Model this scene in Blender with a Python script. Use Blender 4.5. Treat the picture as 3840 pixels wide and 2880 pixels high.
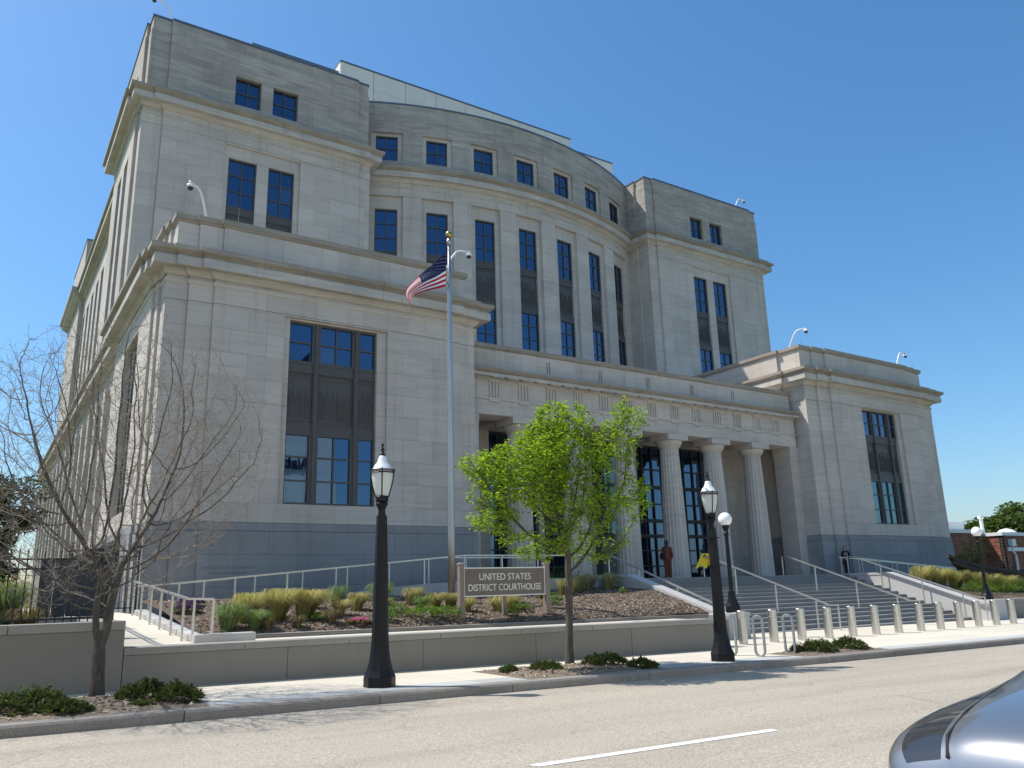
import bpy, bmesh, math, random
from mathutils import Vector, Matrix, noise as mnoise
import numpy as np
for o in list(bpy.data.objects): bpy.data.objects.remove(o)
scene = bpy.context.scene
R = math.radians

# ------------------------------------------------------------------ camera, sky, sun, exposure
YAW, PIT, ROL = R(33.42374), R(14.19150), R(-1.56080)
fw = Vector((math.sin(YAW)*math.cos(PIT), math.cos(YAW)*math.cos(PIT), math.sin(PIT)))
r0 = Vector((math.cos(YAW), -math.sin(YAW), 0)); u0 = r0.cross(fw)
rt = math.cos(ROL)*r0 + math.sin(ROL)*u0; up = -math.sin(ROL)*r0 + math.cos(ROL)*u0
cam_d = bpy.data.cameras.new('camera'); cam = bpy.data.objects.new('camera', cam_d)
scene.collection.objects.link(cam); scene.camera = cam
cam_d.sensor_width = 36; cam_d.lens = 3031.38/3840*36; cam_d.clip_start = 0.05; cam_d.clip_end = 4000
CAMZ = 1.55
m = Matrix.Identity(4)
for i in range(3):
    m[i][0] = rt[i]; m[i][1] = up[i]; m[i][2] = -fw[i]
m[2][3] = CAMZ
cam.matrix_world = m

SUN = Vector((-0.50, 0.42, 1.0)).normalized()       # towards the sun
world = bpy.data.worlds.new('World'); scene.world = world; world.use_nodes = True
wn = world.node_tree; bg = wn.nodes['Background']
sky = wn.nodes.new('ShaderNodeTexSky'); sky.sky_type = 'NISHITA'; sky.sun_disc = False
sky.sun_elevation = math.asin(SUN.z); sky.sun_rotation = math.atan2(SUN.x, SUN.y)
sky.altitude = 0; sky.air_density = 1.15; sky.dust_density = 1.1; sky.ozone_density = 7.5
hs = wn.nodes.new('ShaderNodeHueSaturation'); hs.inputs['Saturation'].default_value = 1.14; hs.inputs['Hue'].default_value = 0.494
wn.links.new(sky.outputs[0], hs.inputs['Color']); wn.links.new(hs.outputs[0], bg.inputs[0]); bg.inputs[1].default_value = 0.15
sd = bpy.data.lights.new('sun', 'SUN'); sd.energy = 4.8; sd.angle = R(0.53); sd.color = (1, 0.955, 0.88)
sun = bpy.data.objects.new('sun', sd); scene.collection.objects.link(sun)
sun.rotation_euler = (-SUN).to_track_quat('-Z', 'Y').to_euler(); sun.location = (-30, 30, 80)
vs = scene.view_settings; vs.view_transform = 'Standard'; vs.look = 'None'; vs.gamma = 1; vs.exposure = 0.22
try: vs.use_curve_mapping = False
except Exception: pass
scene.render.engine = 'CYCLES'
try: scene.cycles.max_bounces = 6; scene.cycles.transparent_max_bounces = 8
except Exception: pass

# ------------------------------------------------------------------ helpers
rng = random.Random(7)
C = scene.collection
ORG = {}
def finish(o, name, parent, label, cat, group, kind):
    C.objects.link(o)
    if parent is not None: o.parent = parent
    if label: o['label'] = label
    if cat: o['category'] = cat
    if group: o['group'] = group
    if kind: o['kind'] = kind
    return o
def thing(name, label, cat, loc=(0, 0, 0), group=None, kind=None):
    o = bpy.data.objects.new(name, None); o.empty_display_size = 0.3
    o.location = loc; ORG[o.name] = Vector(loc)
    return finish(o, name, None, label, cat, group, kind)
class MB:
    def __init__(s): s.v = []; s.f = []; s.m = []; s.mi = 0
    def quad(s, *p):
        i = len(s.v); s.v += [tuple(q) for q in p]; s.f.append(tuple(range(i, i+len(p)))); s.m.append(s.mi)
    def hexa(s, p):     # p: 8 points, bottom 0-3 loop, top 4-7 loop
        p = [Vector(q) for q in p]
        vol = (p[1]-p[0]).cross(p[3]-p[0]).dot(p[4]-p[0])
        i = len(s.v); s.v += [tuple(q) for q in p]
        F = [(3, 2, 1, 0), (4, 5, 6, 7), (0, 1, 5, 4), (1, 2, 6, 5), (2, 3, 7, 6), (3, 0, 4, 7)]
        for f in F:
            f = tuple(i+k for k in f)
            s.f.append(f if vol > 0 else f[::-1]); s.m.append(s.mi)
    def box(s, x0, x1, y0, y1, z0, z1):
        s.hexa([(x0, y0, z0), (x1, y0, z0), (x1, y1, z0), (x0, y1, z0), (x0, y0, z1), (x1, y0, z1), (x1, y1, z1), (x0, y1, z1)])
    def mbox(s, mp, u0, u1, z0, z1, d0, d1):
        s.hexa([mp(u0, z0, d0), mp(u1, z0, d0), mp(u1, z0, d1), mp(u0, z0, d1), mp(u0, z1, d0), mp(u1, z1, d0), mp(u1, z1, d1), mp(u0, z1, d1)])
    def loft(s, rings, cap0=True, cap1=True, closed=True):
        i = len(s.v); n = len(rings[0])
        for r in rings: s.v += [tuple(q) for q in r]
        for a in range(len(rings)-1):
            for b in range(n if closed else n-1):
                c = (b+1) % n
                s.f.append((i+a*n+b, i+a*n+c, i+(a+1)*n+c, i+(a+1)*n+b)); s.m.append(s.mi)
        if cap0: s.f.append(tuple(i+k for k in range(n))[::-1]); s.m.append(s.mi)
        if cap1: s.f.append(tuple(i+(len(rings)-1)*n+k for k in range(n))); s.m.append(s.mi)
    def lathe(s, cx, cy, prof, n=16, rot=0.0, fn=None, cap0=True, cap1=True):
        rings = []
        for r, z in prof:
            ring = []
            for k in range(n):
                a = rot+2*math.pi*k/n; rr = r*(fn(a) if fn else 1)
                ring.append((cx+rr*math.cos(a), cy+rr*math.sin(a), z))
            rings.append(ring)
        s.loft(rings, cap0, cap1)
    def tube(s, pts, rad, n=6, cap=True):
        pts = [Vector(p) for p in pts]
        rad = [float(q) for q in rad] if hasattr(rad, '__len__') else [float(rad)]*len(pts)
        rings = []; ref = None
        for k, p in enumerate(pts):
            a = pts[max(0, k-1)]; b = pts[min(len(pts)-1, k+1)]
            t = (b-a)
            if t.length < 1e-9: t = Vector((0, 0, 1))
            t.normalize()
            if ref is None: ref = Vector((0, 0, 1)) if abs(t.z) < 0.9 else Vector((1, 0, 0))
            x = t.cross(ref)
            if x.length < 1e-4: x = t.cross(Vector((0.7, 0.7, 0.1)))
            x.normalize(); y = x.cross(t); ref = y
            rings.append([p+rad[k]*(math.cos(2*math.pi*j/n)*x+math.sin(2*math.pi*j/n)*y) for j in range(n)])
        s.loft([[q for q in r[::-1]] for r in rings], cap, cap)
    def rbar(s, a, b, w, h):    # rectangular bar from a to b, w horizontal, h in the vertical plane
        a = Vector(a); b = Vector(b); t = (b-a).normalized()
        x = t.cross(Vector((0, 0, 1)))
        if x.length < 1e-4: x = Vector((1, 0, 0))
        x.normalize(); y = x.cross(t)
        x *= w/2; y *= h/2
        s.hexa([a-x-y, a+x-y, a+x+y, a-x+y, b-x-y, b+x-y, b+x+y, b-x+y])
    def ball(s, c, r, n=12, sq=(1, 1, 1)):
        prof = []
        for k in range(n//2+1):
            a = -math.pi/2+math.pi*k/(n//2)
            prof.append((max(1e-4, r*math.cos(a)), r*math.sin(a)))
        rings = [[(c[0]+p*sq[0]*math.cos(2*math.pi*j/n), c[1]+p*sq[1]*math.sin(2*math.pi*j/n), c[2]+z*sq[2]) for j in range(n)] for p, z in prof]
        s.loft(rings)
    def build(s, name, mats, parent=None, label=None, cat=None, group=None, kind=None, smooth=False, bevel=0, org=None, angle=None):
        me = bpy.data.meshes.new(name)
        if parent is not None: og = ORG[parent.name]
        else: og = Vector(org) if org is not None else Vector((0, 0, 0))
        v = np.array(s.v, dtype=float).reshape(-1, 3) - np.array(og)
        me.from_pydata(v.tolist(), [], s.f)
        if not isinstance(mats, (list, tuple)): mats = [mats]
        for mt in mats: me.materials.append(mt)
        if len(mats) > 1: me.polygons.foreach_set('material_index', s.m)
        if smooth: me.polygons.foreach_set('use_smooth', [True]*len(me.polygons))
        if smooth and angle is not None:
            try: me.set_sharp_from_angle(angle=angle)
            except Exception: pass
        me.update()
        o = bpy.data.objects.new(name, me)
        if parent is None: o.location = og
        ORG[o.name] = og
        finish(o, name, parent, label, cat, group, kind)
        if bevel:
            b = o.modifiers.new('bevel', 'BEVEL'); b.width = bevel; b.segments = 1; b.limit_method = 'ANGLE'
        return o
def copy_tree(o, loc, label=None, rotz=None, parent=None):
    c = o.copy(); C.objects.link(c)
    if parent is None:
        c.location = loc; ORG[c.name] = Vector(loc)
        if rotz is not None: c.rotation_euler = (0, 0, rotz)
        if label: c['label'] = label
    else: c.parent = parent; ORG[c.name] = ORG[parent.name]
    for ch in list(o.children): copy_tree(ch, None, parent=c)
    return c

# ------------------------------------------------------------------ materials
def nodes(name):
    mt = bpy.data.materials.new(name); mt.use_nodes = True; nt = mt.node_tree
    return mt, nt, nt.nodes['Principled BSDF']
def L(nt, a, b): nt.links.new(a, b)
def tex(nt, kind, scale, stretch=None, **kw):
    tc = nt.nodes.new('ShaderNodeTexCoord'); n = nt.nodes.new(kind)
    mp = nt.nodes.new('ShaderNodeMapping'); L(nt, tc.outputs['Object'], mp.inputs[0])
    if stretch: mp.inputs['Scale'].default_value = stretch
    L(nt, mp.outputs[0], n.inputs['Vector']); n.inputs['Scale'].default_value = scale
    for k, v in kw.items(): n.inputs[k].default_value = v
    return n
def ramp(nt, fac, stops):
    r = nt.nodes.new('ShaderNodeValToRGB'); L(nt, fac, r.inputs[0])
    e = r.color_ramp.elements
    while len(e) < len(stops): e.new(0.5)
    for k, (p, c) in enumerate(stops):
        e[k].position = p; e[k].color = (*c, 1) if len(c) == 3 else c
    return r.outputs[0]
def mixc(nt, fac, a, b, mode='MIX'):
    x = nt.nodes.new('ShaderNodeMix'); x.data_type = 'RGBA'; x.blend_type = mode
    for v, i in ((fac, 0), (a, 6), (b, 7)):
        if isinstance(v, (int, float)): x.inputs[i].default_value = v
        elif isinstance(v, tuple): x.inputs[i].default_value = (*v[:3], 1)
        else: L(nt, v, x.inputs[i])
    return x.outputs[2]
def bump(nt, b, h, st, dist=0.02):
    n = nt.nodes.new('ShaderNodeBump'); n.inputs['Strength'].default_value = st; n.inputs['Distance'].default_value = dist
    L(nt, h, n.inputs['Height']); L(nt, n.outputs[0], b.inputs['Normal'])
def rnd(nt):    # per block random: object random + island random
    oi = nt.nodes.new('ShaderNodeObjectInfo'); ge = nt.nodes.new('ShaderNodeNewGeometry')
    a = nt.nodes.new('ShaderNodeMath'); a.operation = 'ADD'; L(nt, oi.outputs['Random'], a.inputs[0]); L(nt, ge.outputs['Random Per Island'], a.inputs[1])
    f = nt.nodes.new('ShaderNodeMath'); f.operation = 'FRACT'; L(nt, a.outputs[0], f.inputs[0])
    return f.outputs[0]
def sc(c, k): return tuple(min(1, x*k) for x in c)
def M(name, base, rough=0.7, metal=0.0, var=0.15, scale=3.0, bmp=0.0, bscale=40, rv=0.0, spec=0.5, stretch=None, detail=4.0):
    mt, nt, b = nodes(name)
    b.inputs['Roughness'].default_value = rough; b.inputs['Metallic'].default_value = metal
    b.inputs['Specular IOR Level'].default_value = spec
    if var or rv:
        n = tex(nt, 'ShaderNodeTexNoise', scale, stretch, Detail=detail, Roughness=0.6)
        col = ramp(nt, n.outputs[0], [(0.3, sc(base, 1-var)), (0.7, sc(base, 1+var))])
        if rv:
            col = mixc(nt, 1.0, col, ramp(nt, rnd(nt), [(0, (1-rv,)*3), (1, (1+rv*0.6,)*3)]), 'MULTIPLY')
        L(nt, col, b.inputs['Base Color'])
    else: b.inputs['Base Color'].default_value = (*base, 1)
    if bmp:
        n2 = tex(nt, 'ShaderNodeTexNoise', bscale, None, Detail=3.0); bump(nt, b, n2.outputs[0], bmp)
    return mt
def stone(name, base, stain=0.0, rv=0.07, vein=0.10, stain_col=(0.16, 0.14, 0.115)):
    mt, nt, b = nodes(name); b.inputs['Roughness'].default_value = 0.85; b.inputs['Specular IOR Level'].default_value = 0.25
    v = tex(nt, 'ShaderNodeTexNoise', 1.0, (0.55, 0.55, 5.0), Detail=6.0, Roughness=0.62, Distortion=0.5)
    col = ramp(nt, v.outputs[0], [(0.32, sc(base, 1-vein*1.6)), (0.5, base), (0.72, sc(base, 1+vein))])
    big = tex(nt, 'ShaderNodeTexNoise', 0.35, None, Detail=4.0)
    col = mixc(nt, 1.0, col, ramp(nt, big.outputs[0], [(0.3, (0.93, 0.92, 0.91)), (0.7, (1.05, 1.04, 1.02))]), 'MULTIPLY')
    col = mixc(nt, 1.0, col, ramp(nt, rnd(nt), [(0, (1-rv, 1-rv, 1-rv*1.1)), (1, (1+rv*0.5, 1+rv*0.5, 1+rv*0.4))]), 'MULTIPLY')
    st_ = tex(nt, 'ShaderNodeTexNoise', 1.0, (2.6, 2.6, 0.16), Detail=5.0, Roughness=0.6)
    col = mixc(nt, 1.0, col, ramp(nt, st_.outputs[0], [(0.52, (1, 1, 1)), (0.72, (0.86, 0.85, 0.83))]), 'MULTIPLY')
    if stain:
        s = tex(nt, 'ShaderNodeTexNoise', 0.8, (0.45, 0.45, 3.2), Detail=7.0, Roughness=0.7, Distortion=1.0)
        col = mixc(nt, ramp(nt, s.outputs[0], [(0.42, (0, 0, 0)), (0.75, (stain,)*3)]), col, stain_col)
    L(nt, col, b.inputs['Base Color'])
    f = tex(nt, 'ShaderNodeTexNoise', 35, None, Detail=3.0); bump(nt, b, f.outputs[0], 0.12)
    return mt
LIME = stone('limestone', (0.545, 0.488, 0.435), vein=0.07, rv=0.09)
LIME_A = stone('limestone_attic', (0.455, 0.41, 0.362), stain=0.7, rv=0.10, vein=0.12, stain_col=(0.19, 0.172, 0.15))
LIME_C = stone('limestone_cornice', (0.53, 0.487, 0.435), stain=0.3, rv=0.05)
LIME_W = stone('limestone_weathered_moulding', (0.36, 0.315, 0.26), stain=0.6, rv=0.08)
MORTAR = M('mortar', (0.22, 0.20, 0.18), 0.9)
GRAN_P = stone('plinth_granite', (0.272, 0.275, 0.28), rv=0.06, vein=0.04)
def granite(name, base, sp=0.35, rv=0.06, blot=0.25, stain_col=(0.14, 0.12, 0.10)):
    mt, nt, b = nodes(name); b.inputs['Roughness'].default_value = 0.75; b.inputs['Specular IOR Level'].default_value = 0.3
    n = tex(nt, 'ShaderNodeTexNoise', 90, None, Detail=2.0)
    col = ramp(nt, n.outputs[0], [(0.32, sc(base, 1-sp)), (0.5, base), (0.68, sc(base, 1+sp))])
    g = tex(nt, 'ShaderNodeTexNoise', 1.3, (1, 1, 0.6), Detail=6.0, Roughness=0.65)
    col = mixc(nt, ramp(nt, g.outputs[0], [(0.45, (0, 0, 0)), (0.8, (blot,)*3)]), col, stain_col)
    col = mixc(nt, 1.0, col, ramp(nt, rnd(nt), [(0, (1-rv,)*3), (1, (1+rv,)*3)]), 'MULTIPLY')
    L(nt, col, b.inputs['Base Color']); bump(nt, b, n.outputs[0], 0.15, 0.004)
    return mt
GRAN_W = granite('wall_granite', (0.225, 0.208, 0.185))
GRAN_C = granite('coping_granite', (0.45, 0.44, 0.42), 0.15, blot=0.15)
GRAN_WC = granite('wall_coping_granite', (0.30, 0.283, 0.255), 0.25, blot=0.3)
GRAN_S = granite('step_granite', (0.25, 0.246, 0.238), 0.25, blot=0.25)
KERB = granite('kerb_granite', (0.25, 0.225, 0.20), 0.35, blot=0.6, rv=0.12)
BRONZE = M('bronze_frame', (0.085, 0.077, 0.069), 0.5, 0.0, 0.08, 2.0)
BRONZE_D = M('bronze_dark', (0.045, 0.040, 0.036), 0.45, 0.0, 0.08)
def glass(name, base, ior=1.9, wob=0.0, tint=None):
    mt, nt, b = nodes(name); b.inputs['Base Color'].default_value = (*base, 1); b.inputs['Roughness'].default_value = 0.015
    b.inputs['IOR'].default_value = ior
    if tint: b.inputs['Specular Tint'].default_value = (*tint, 1)
    oi = nt.nodes.new('ShaderNodeObjectInfo')
    L(nt, ramp(nt, oi.outputs['Random'], [(0.0, base), (0.7, sc(base, 1.6)), (0.9, (base[0]+0.012, base[1]+0.016, base[2]+0.02)), (1.0, (base[0]+0.035, base[1]+0.04, base[2]+0.042))]), b.inputs['Base Color'])
    n = tex(nt, 'ShaderNodeTexNoise', 0.9, None, Detail=1.0); bump(nt, b, n.outputs[0], wob, 0.05)
    return mt
GLASS = glass('window_glass', (0.004, 0.009, 0.022), 2.5, 0.10, (0.42, 0.66, 1.0))
GLASS_T = glass('teal_window_glass', (0.008, 0.03, 0.036), 2.6, 0.10, (0.42, 0.80, 1.0))
METAL_ROOF = M('roof_flashing', (0.16, 0.19, 0.24), 0.4, 0.6, 0.1)
PANEL = M('penthouse_panel', (0.74, 0.685, 0.605), 0.7, 0, 0.05, 1.0)
STEEL = M('brushed_steel', (0.60, 0.58, 0.54), 0.28, 1.0, 0.10, 6.0, stretch=(1, 1, 30))
STEEL_R = M('rail_steel', (0.60, 0.575, 0.53), 0.36, 0.75, 0.06)
ALU = M('aluminium_pole', (0.42, 0.42, 0.41), 0.42, 1.0, 0.10, 1.2, stretch=(1, 1, 0.4))
ZINC = M('galvanised_steel', (0.36, 0.37, 0.37), 0.5, 0.7, 0.15, 8)
BLACK = M('black_paint', (0.008, 0.008, 0.009), 0.42, 0, 0.25, 4, spec=0.25)
IRON = M('iron_fence', (0.010, 0.010, 0.011), 0.45, 0, 0.2)
WHITE = M('white_paint', (0.78, 0.78, 0.76), 0.45, 0, 0.04)
GLOBE = M('opal_globe', (0.86, 0.86, 0.84), 0.22, 0, 0.02)
GOLD = M('gold_ball', (0.50, 0.33, 0.10), 0.35, 1.0, 0.1)
GREYD = M('dark_plastic', (0.03, 0.03, 0.035), 0.4, 0, 0.1)
# ------------------------------------------------------------------ wall system
def fmap(Y): return lambda u, z, d: (u, Y-d, z)
def lmap(X): return lambda u, z, d: (X-d, u, z)
def rmap(X): return lambda u, z, d: (X+d, u, z)
BLK = []
def inv(mp_, u, z): p = Vector(mp_(u, z, 0)); return p
def screen_area(pts):
    xs = []; ys = []
    for p in pts:
        q = Vector(p)-Vector((0, 0, CAMZ)); w = q.dot(fw)
        if w < 0.5: return 0
        x = 512+3031.38/3.75*q.dot(rt)/w; y = 384-3031.38/3.75*q.dot(up)/w
        xs.append(x); ys.append(y)
    x0, x1, y0, y1 = max(0, min(xs)), min(1024, max(xs)), max(0, min(ys)), min(768, max(ys))
    if x1 <= x0 or y1 <= y0: return 0
    return (x1-x0)*(y1-y0)
def zmerge(zb, ops):
    hard = sorted({zb[0], zb[-1]} | {z for o in ops for z in (o[2], o[3]) if zb[0] < z < zb[-1]})
    out = list(hard)
    for z in zb:
        if all(abs(z-h) > 0.3 for h in hard): out.append(z)
    return sorted(set(out))
def ashlar(wall, mp, u0, u1, zb, L_=1.7, ops=(), d=0.0, mat=None, T=0.3, gap=0.007, pri=1.0, off=0):
    zb = zmerge(zb, ops)
    for k in range(len(zb)-1):
        z0, z1 = zb[k], zb[k+1]; zm = (z0+z1)/2
        iv = [(u0, u1)]
        for (a, b, c, e) in ops:
            if c < zm < e:
                nv = []
                for (p, q) in iv:
                    if b <= p or a >= q: nv.append((p, q)); continue
                    if a > p: nv.append((p, a))
                    if b < q: nv.append((b, q))
                iv = nv
        for (p, q) in iv:
            w = q-p
            if w < 0.05: continue
            n = max(1, int(round(w/L_))); st = w/n
            cuts = [p+st*j for j in range(n+1)]
            if (k+off) % 2 and n > 1: cuts = [p]+[p+st*(j+0.5) for j in range(n)]+[q]
            for a, b in zip(cuts[:-1], cuts[1:]):
                g = gap/2
                ga = 0 if a == p and p != u0 else g
                gb = 0 if b == q and q != u1 else g
                BLK.append((mp, a+ga, b-gb, z0+g, z1-g, d-T, d, mat, wall, pri))
def flush_blocks(limit):
    sc_ = []
    for i, b in enumerate(BLK):
        mp, a0, a1, z0, z1, d0, d1 = b[:7]
        sc_.append((screen_area([mp(a0, z0, d1), mp(a1, z0, d1), mp(a1, z1, d1), mp(a0, z1, d1)])*b[9], i))
    sc_.sort(reverse=True); top = set(i for s, i in sc_[:limit] if s > 0)
    rest = MB(); mats = []
    for i, b in enumerate(BLK):
        if i in top:
            q = MB(); q.mbox(*b[:7]); q.build('stone_block', b[7], b[8])
        else:
            if b[7] not in mats: mats.append(b[7])
            rest.mi = mats.index(b[7]); rest.mbox(*b[:7])
    return rest, mats
def offs(path):
    n = len(path); P = [Vector((p[0], p[1])) for p in path]; out = []
    for i in range(n):
        nn = []
        if i > 0: t = (P[i]-P[i-1]).normalized(); nn.append(Vector((t.y, -t.x)))
        if i < n-1: t = (P[i+1]-P[i]).normalized(); nn.append(Vector((t.y, -t.x)))
        if len(nn) == 1: out.append(nn[0])
        else:
            s = nn[0]+nn[1]; d = 1+nn[0].dot(nn[1])
            out.append(s/d if d > 0.05 else nn[0])
    return out
def refine(path, step, minlen):
    pts = [path[0]]; br = [False]
    for a, b in zip(path[:-1], path[1:]):
        l = math.hypot(b[0]-a[0], b[1]-a[1])
        if l > minlen:
            n = max(1, int(round(l/step)))
            for j in range(1, n): pts.append((a[0]+(b[0]-a[0])*j/n, a[1]+(b[1]-a[1])*j/n)); br.append(True)
        pts.append(b); br.append(False)
    return pts, br
def sweep(mb, prof, path, nrm=None, g0=0, g1=0):
    nrm = nrm or offs(path); rings = []
    for i, (p, n) in enumerate(zip(path, nrm)):
        sh = Vector((0, 0))
        if i == 0 and g0: sh = (Vector(path[1])-Vector(path[0])).normalized()*g0
        if i == len(path)-1 and g1: sh = (Vector(path[-2])-Vector(path[-1])).normalized()*g1
        rings.append([(p[0]+sh.x+n.x*d, p[1]+sh.y+n.y*d, z) for d, z in prof])
    mb.loft(rings)
def sweep_stones(name, prof, path, mat, parent, step=1.6, minlen=2.4, gap=0.01, curve=0, vis=True):
    if curve:
        pts = list(path); br = [i % curve == 0 and 0 < i < len(path)-1 for i in range(len(path))]
    else: pts, br = refine(path, step, minlen)
    nr = offs(pts); s = 0; small = MB()
    for i in range(1, len(pts)):
        if br[i] or i == len(pts)-1:
            sub = pts[s:i+1]; pr = [(q[0]+n.x*prof[-1][0], q[1]+n.y*prof[-1][0], prof[-1][1]) for q, n in zip(sub, nr[s:i+1])]
            big = screen_area(pr) > 0 and (max(math.dist((p[0], p[1]), (0, 0)) for p in pr) < 62)
            mb = MB() if big else small
            sweep(mb, prof, sub, nr[s:i+1], gap/2 if s else 0, gap/2 if i < len(pts)-1 else 0)
            if big: mb.build(name, mat, parent)
            s = i
    if small.v: small.build(name, mat, parent, kind='stuff')
def pane_window(ch, mp, u, z, dg, bar=0.055, edge=0.07, depth=0.10, mat=None, gl=None, name='window'):
    """u,z: lists of edges; frame bars between panes, panes as children"""
    f = MB()
    f.mbox(mp, u[0], u[-1], z[0], z[0]+edge, dg-0.02, dg+depth); f.mbox(mp, u[0], u[-1], z[-1]-edge, z[-1], dg-0.02, dg+depth)
    f.mbox(mp, u[0], u[0]+edge, z[0]+edge, z[-1]-edge, dg-0.02, dg+depth); f.mbox(mp, u[-1]-edge, u[-1], z[0]+edge, z[-1]-edge, dg-0.02, dg+depth)
    for a in u[1:-1]: f.mbox(mp, a-bar/2, a+bar/2, z[0]+edge, z[-1]-edge, dg-0.015, dg+depth*0.7)
    for a in z[1:-1]:
        for p, q in zip(u[:-1], u[1:]): f.mbox(mp, p+(edge if p == u[0] else bar/2), q-(edge if q == u[-1] else bar/2), a-bar/2, a+bar/2, dg-0.015, dg+depth*0.6)
    w = f.build(name, mat or BRONZE, ch)
    for p, q in zip(u[:-1], u[1:]):
        for a, b in zip(z[:-1], z[1:]):
            g = MB(); t = rng.uniform(-0.0015, 0.0015)
            e0 = edge if p == u[0] else bar/2; e1 = edge if q == u[-1] else bar/2
            h0 = edge if a == z[0] else bar/2; h1 = edge if b == z[-1] else bar/2
            g.hexa([mp(p+e0, a+h0, dg-0.01), mp(q-e1, a+h0, dg-0.01), mp(q-e1, a+h0, dg+t), mp(p+e0, a+h0, dg-t),
                    mp(p+e0, b-h1, dg-0.01), mp(q-e1, b-h1, dg-0.01), mp(q-e1, b-h1, dg+t), mp(p+e0, b-h1, dg-t)])
            g.build('pane', gl or GLASS, w)
    return w
def lin(a, b, n): return [a+(b-a)*i/n for i in range(n+1)]
def spandrel(ch, mp, u0, u1, z0, z1, dg):
    """cast panel with band mouldings and a relief of reeds"""
    s = MB(); s.mbox(mp, u0, u1, z0, z1, dg-0.03, dg)
    bz = min(0.42, (z1-z0)*0.16)
    for a, b in ((z0, z0+bz), (z1-bz, z1)):
        s.mbox(mp, u0, u1, a, b, dg, dg+0.05)
        s.mbox(mp, u0, u1, a, a+0.05, dg+0.05, dg+0.075); s.mbox(mp, u0, u1, b-0.05, b, dg+0.05, dg+0.075)
    p0, p1 = z0+bz+0.03, z1-bz-0.03
    for a in (p0+0.03, p1-0.05, p0+0.15, p1-0.17): s.mbox(mp, u0+0.04, u1-0.04, a, a+0.02, dg, dg+0.02)
    for a in (u0+0.04, u1-0.06): s.mbox(mp, a, a+0.02, p0+0.03, p1-0.03, dg, dg+0.02)
    s.build('spandrel_panel', BRONZE, ch)
    r = MB(); u = u0+0.11
    while u < u1-0.11:
        h = rng.uniform(0.52, 0.86); w = rng.uniform(0.012, 0.022); top = p0+0.17+(p1-p0-0.36)*h
        r.mbox(mp, u, u+w, p0+0.17, top, dg+0.001, dg+0.022)
        if rng.random() < 0.5:
            zb_ = p0+0.17+(top-p0-0.17)*rng.uniform(0.5, 0.9); s_ = rng.choice((-1, 1))*0.07
            q = [mp(u, zb_, dg+0.002), mp(u+w, zb_, dg+0.002), mp(u+w, zb_, dg+0.018), mp(u, zb_, dg+0.018),
                 mp(u+s_, zb_+0.16, dg+0.002), mp(u+s_+w*0.6, zb_+0.16, dg+0.002), mp(u+s_+w*0.6, zb_+0.16, dg+0.014), mp(u+s_, zb_+0.16, dg+0.014)]
            r.hexa(q)
        u += rng.uniform(0.05, 0.085)
    r.build('reed_relief', BRONZE, ch, kind='stuff')

# ------------------------------------------------------------------ the courthouse
CH = thing('courthouse', 'large pale limestone courthouse with columned portico, corner wings and bowed centre', 'building', (29.2, 29.5, 0))
def core(x0, x1, y0, y1, z0, z1, mat=MORTAR):
    b = MB(); b.box(x0, x1, y0, y1, z0, z1); return b.build('wall', mat, CH)
ZW = [4.08, 4.76, 5.68, 6.6, 7.52, 8.45, 9.35, 10.25, 11.15, 12.06]
ZP = [-0.2, 0.6, 1.38, 1.85, 2.95, 3.77]
TT = 0.3
def seg_map(a, b):
    if abs(a[1]-b[1]) < 1e-6: return fmap(a[1]), min(a[0], b[0]), max(a[0], b[0])
    if b[1] < a[1]: return lmap(a[0]), b[1], a[1]
    return rmap(a[0]), a[1], b[1]
def wall_run(wall, path, zb, mat, d=0.0, ops=None, L_=1.7, pri=1.0):
    ops = ops or {}
    for i, (a, b) in enumerate(zip(path[:-1], path[1:])):
        if math.dist(a, b) < 0.31: continue
        mp, u0, u1 = seg_map(a, b)
        # corner trimming: the run before a convex corner gives way to the run after it
        if i+2 < len(path) and math.dist(path[i+1], path[i+2]) >= 0.31:
            t1 = Vector((b[0]-a[0], b[1]-a[1])); t2 = Vector((path[i+2][0]-b[0], path[i+2][1]-b[1]))
            if t1.x*t2.y-t1.y*t2.x > 0:
                if math.dist(mp(u0, 0, 0)[:2], b) < 1e-4: u0 += TT+0.004-d
                else: u1 -= TT+0.004-d
            else: pass
        if i > 0 and math.dist(path[i-1], a) >= 0.31:
            t0 = Vector((a[0]-path[i-1][0], a[1]-path[i-1][1])); t1 = Vector((b[0]-a[0], b[1]-a[1]))
            if t0.x*t1.y-t0.y*t1.x > 0:
                if math.dist(mp(u0, 0, 0)[:2], a) < 1e-4: u0 -= d
                elif math.dist(mp(u1, 0, 0)[:2], a) < 1e-4: u1 += d
        ashlar(wall, mp, u0, u1, zb, L_, ops.get(i, ()), d, mat, pri=pri)
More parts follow.
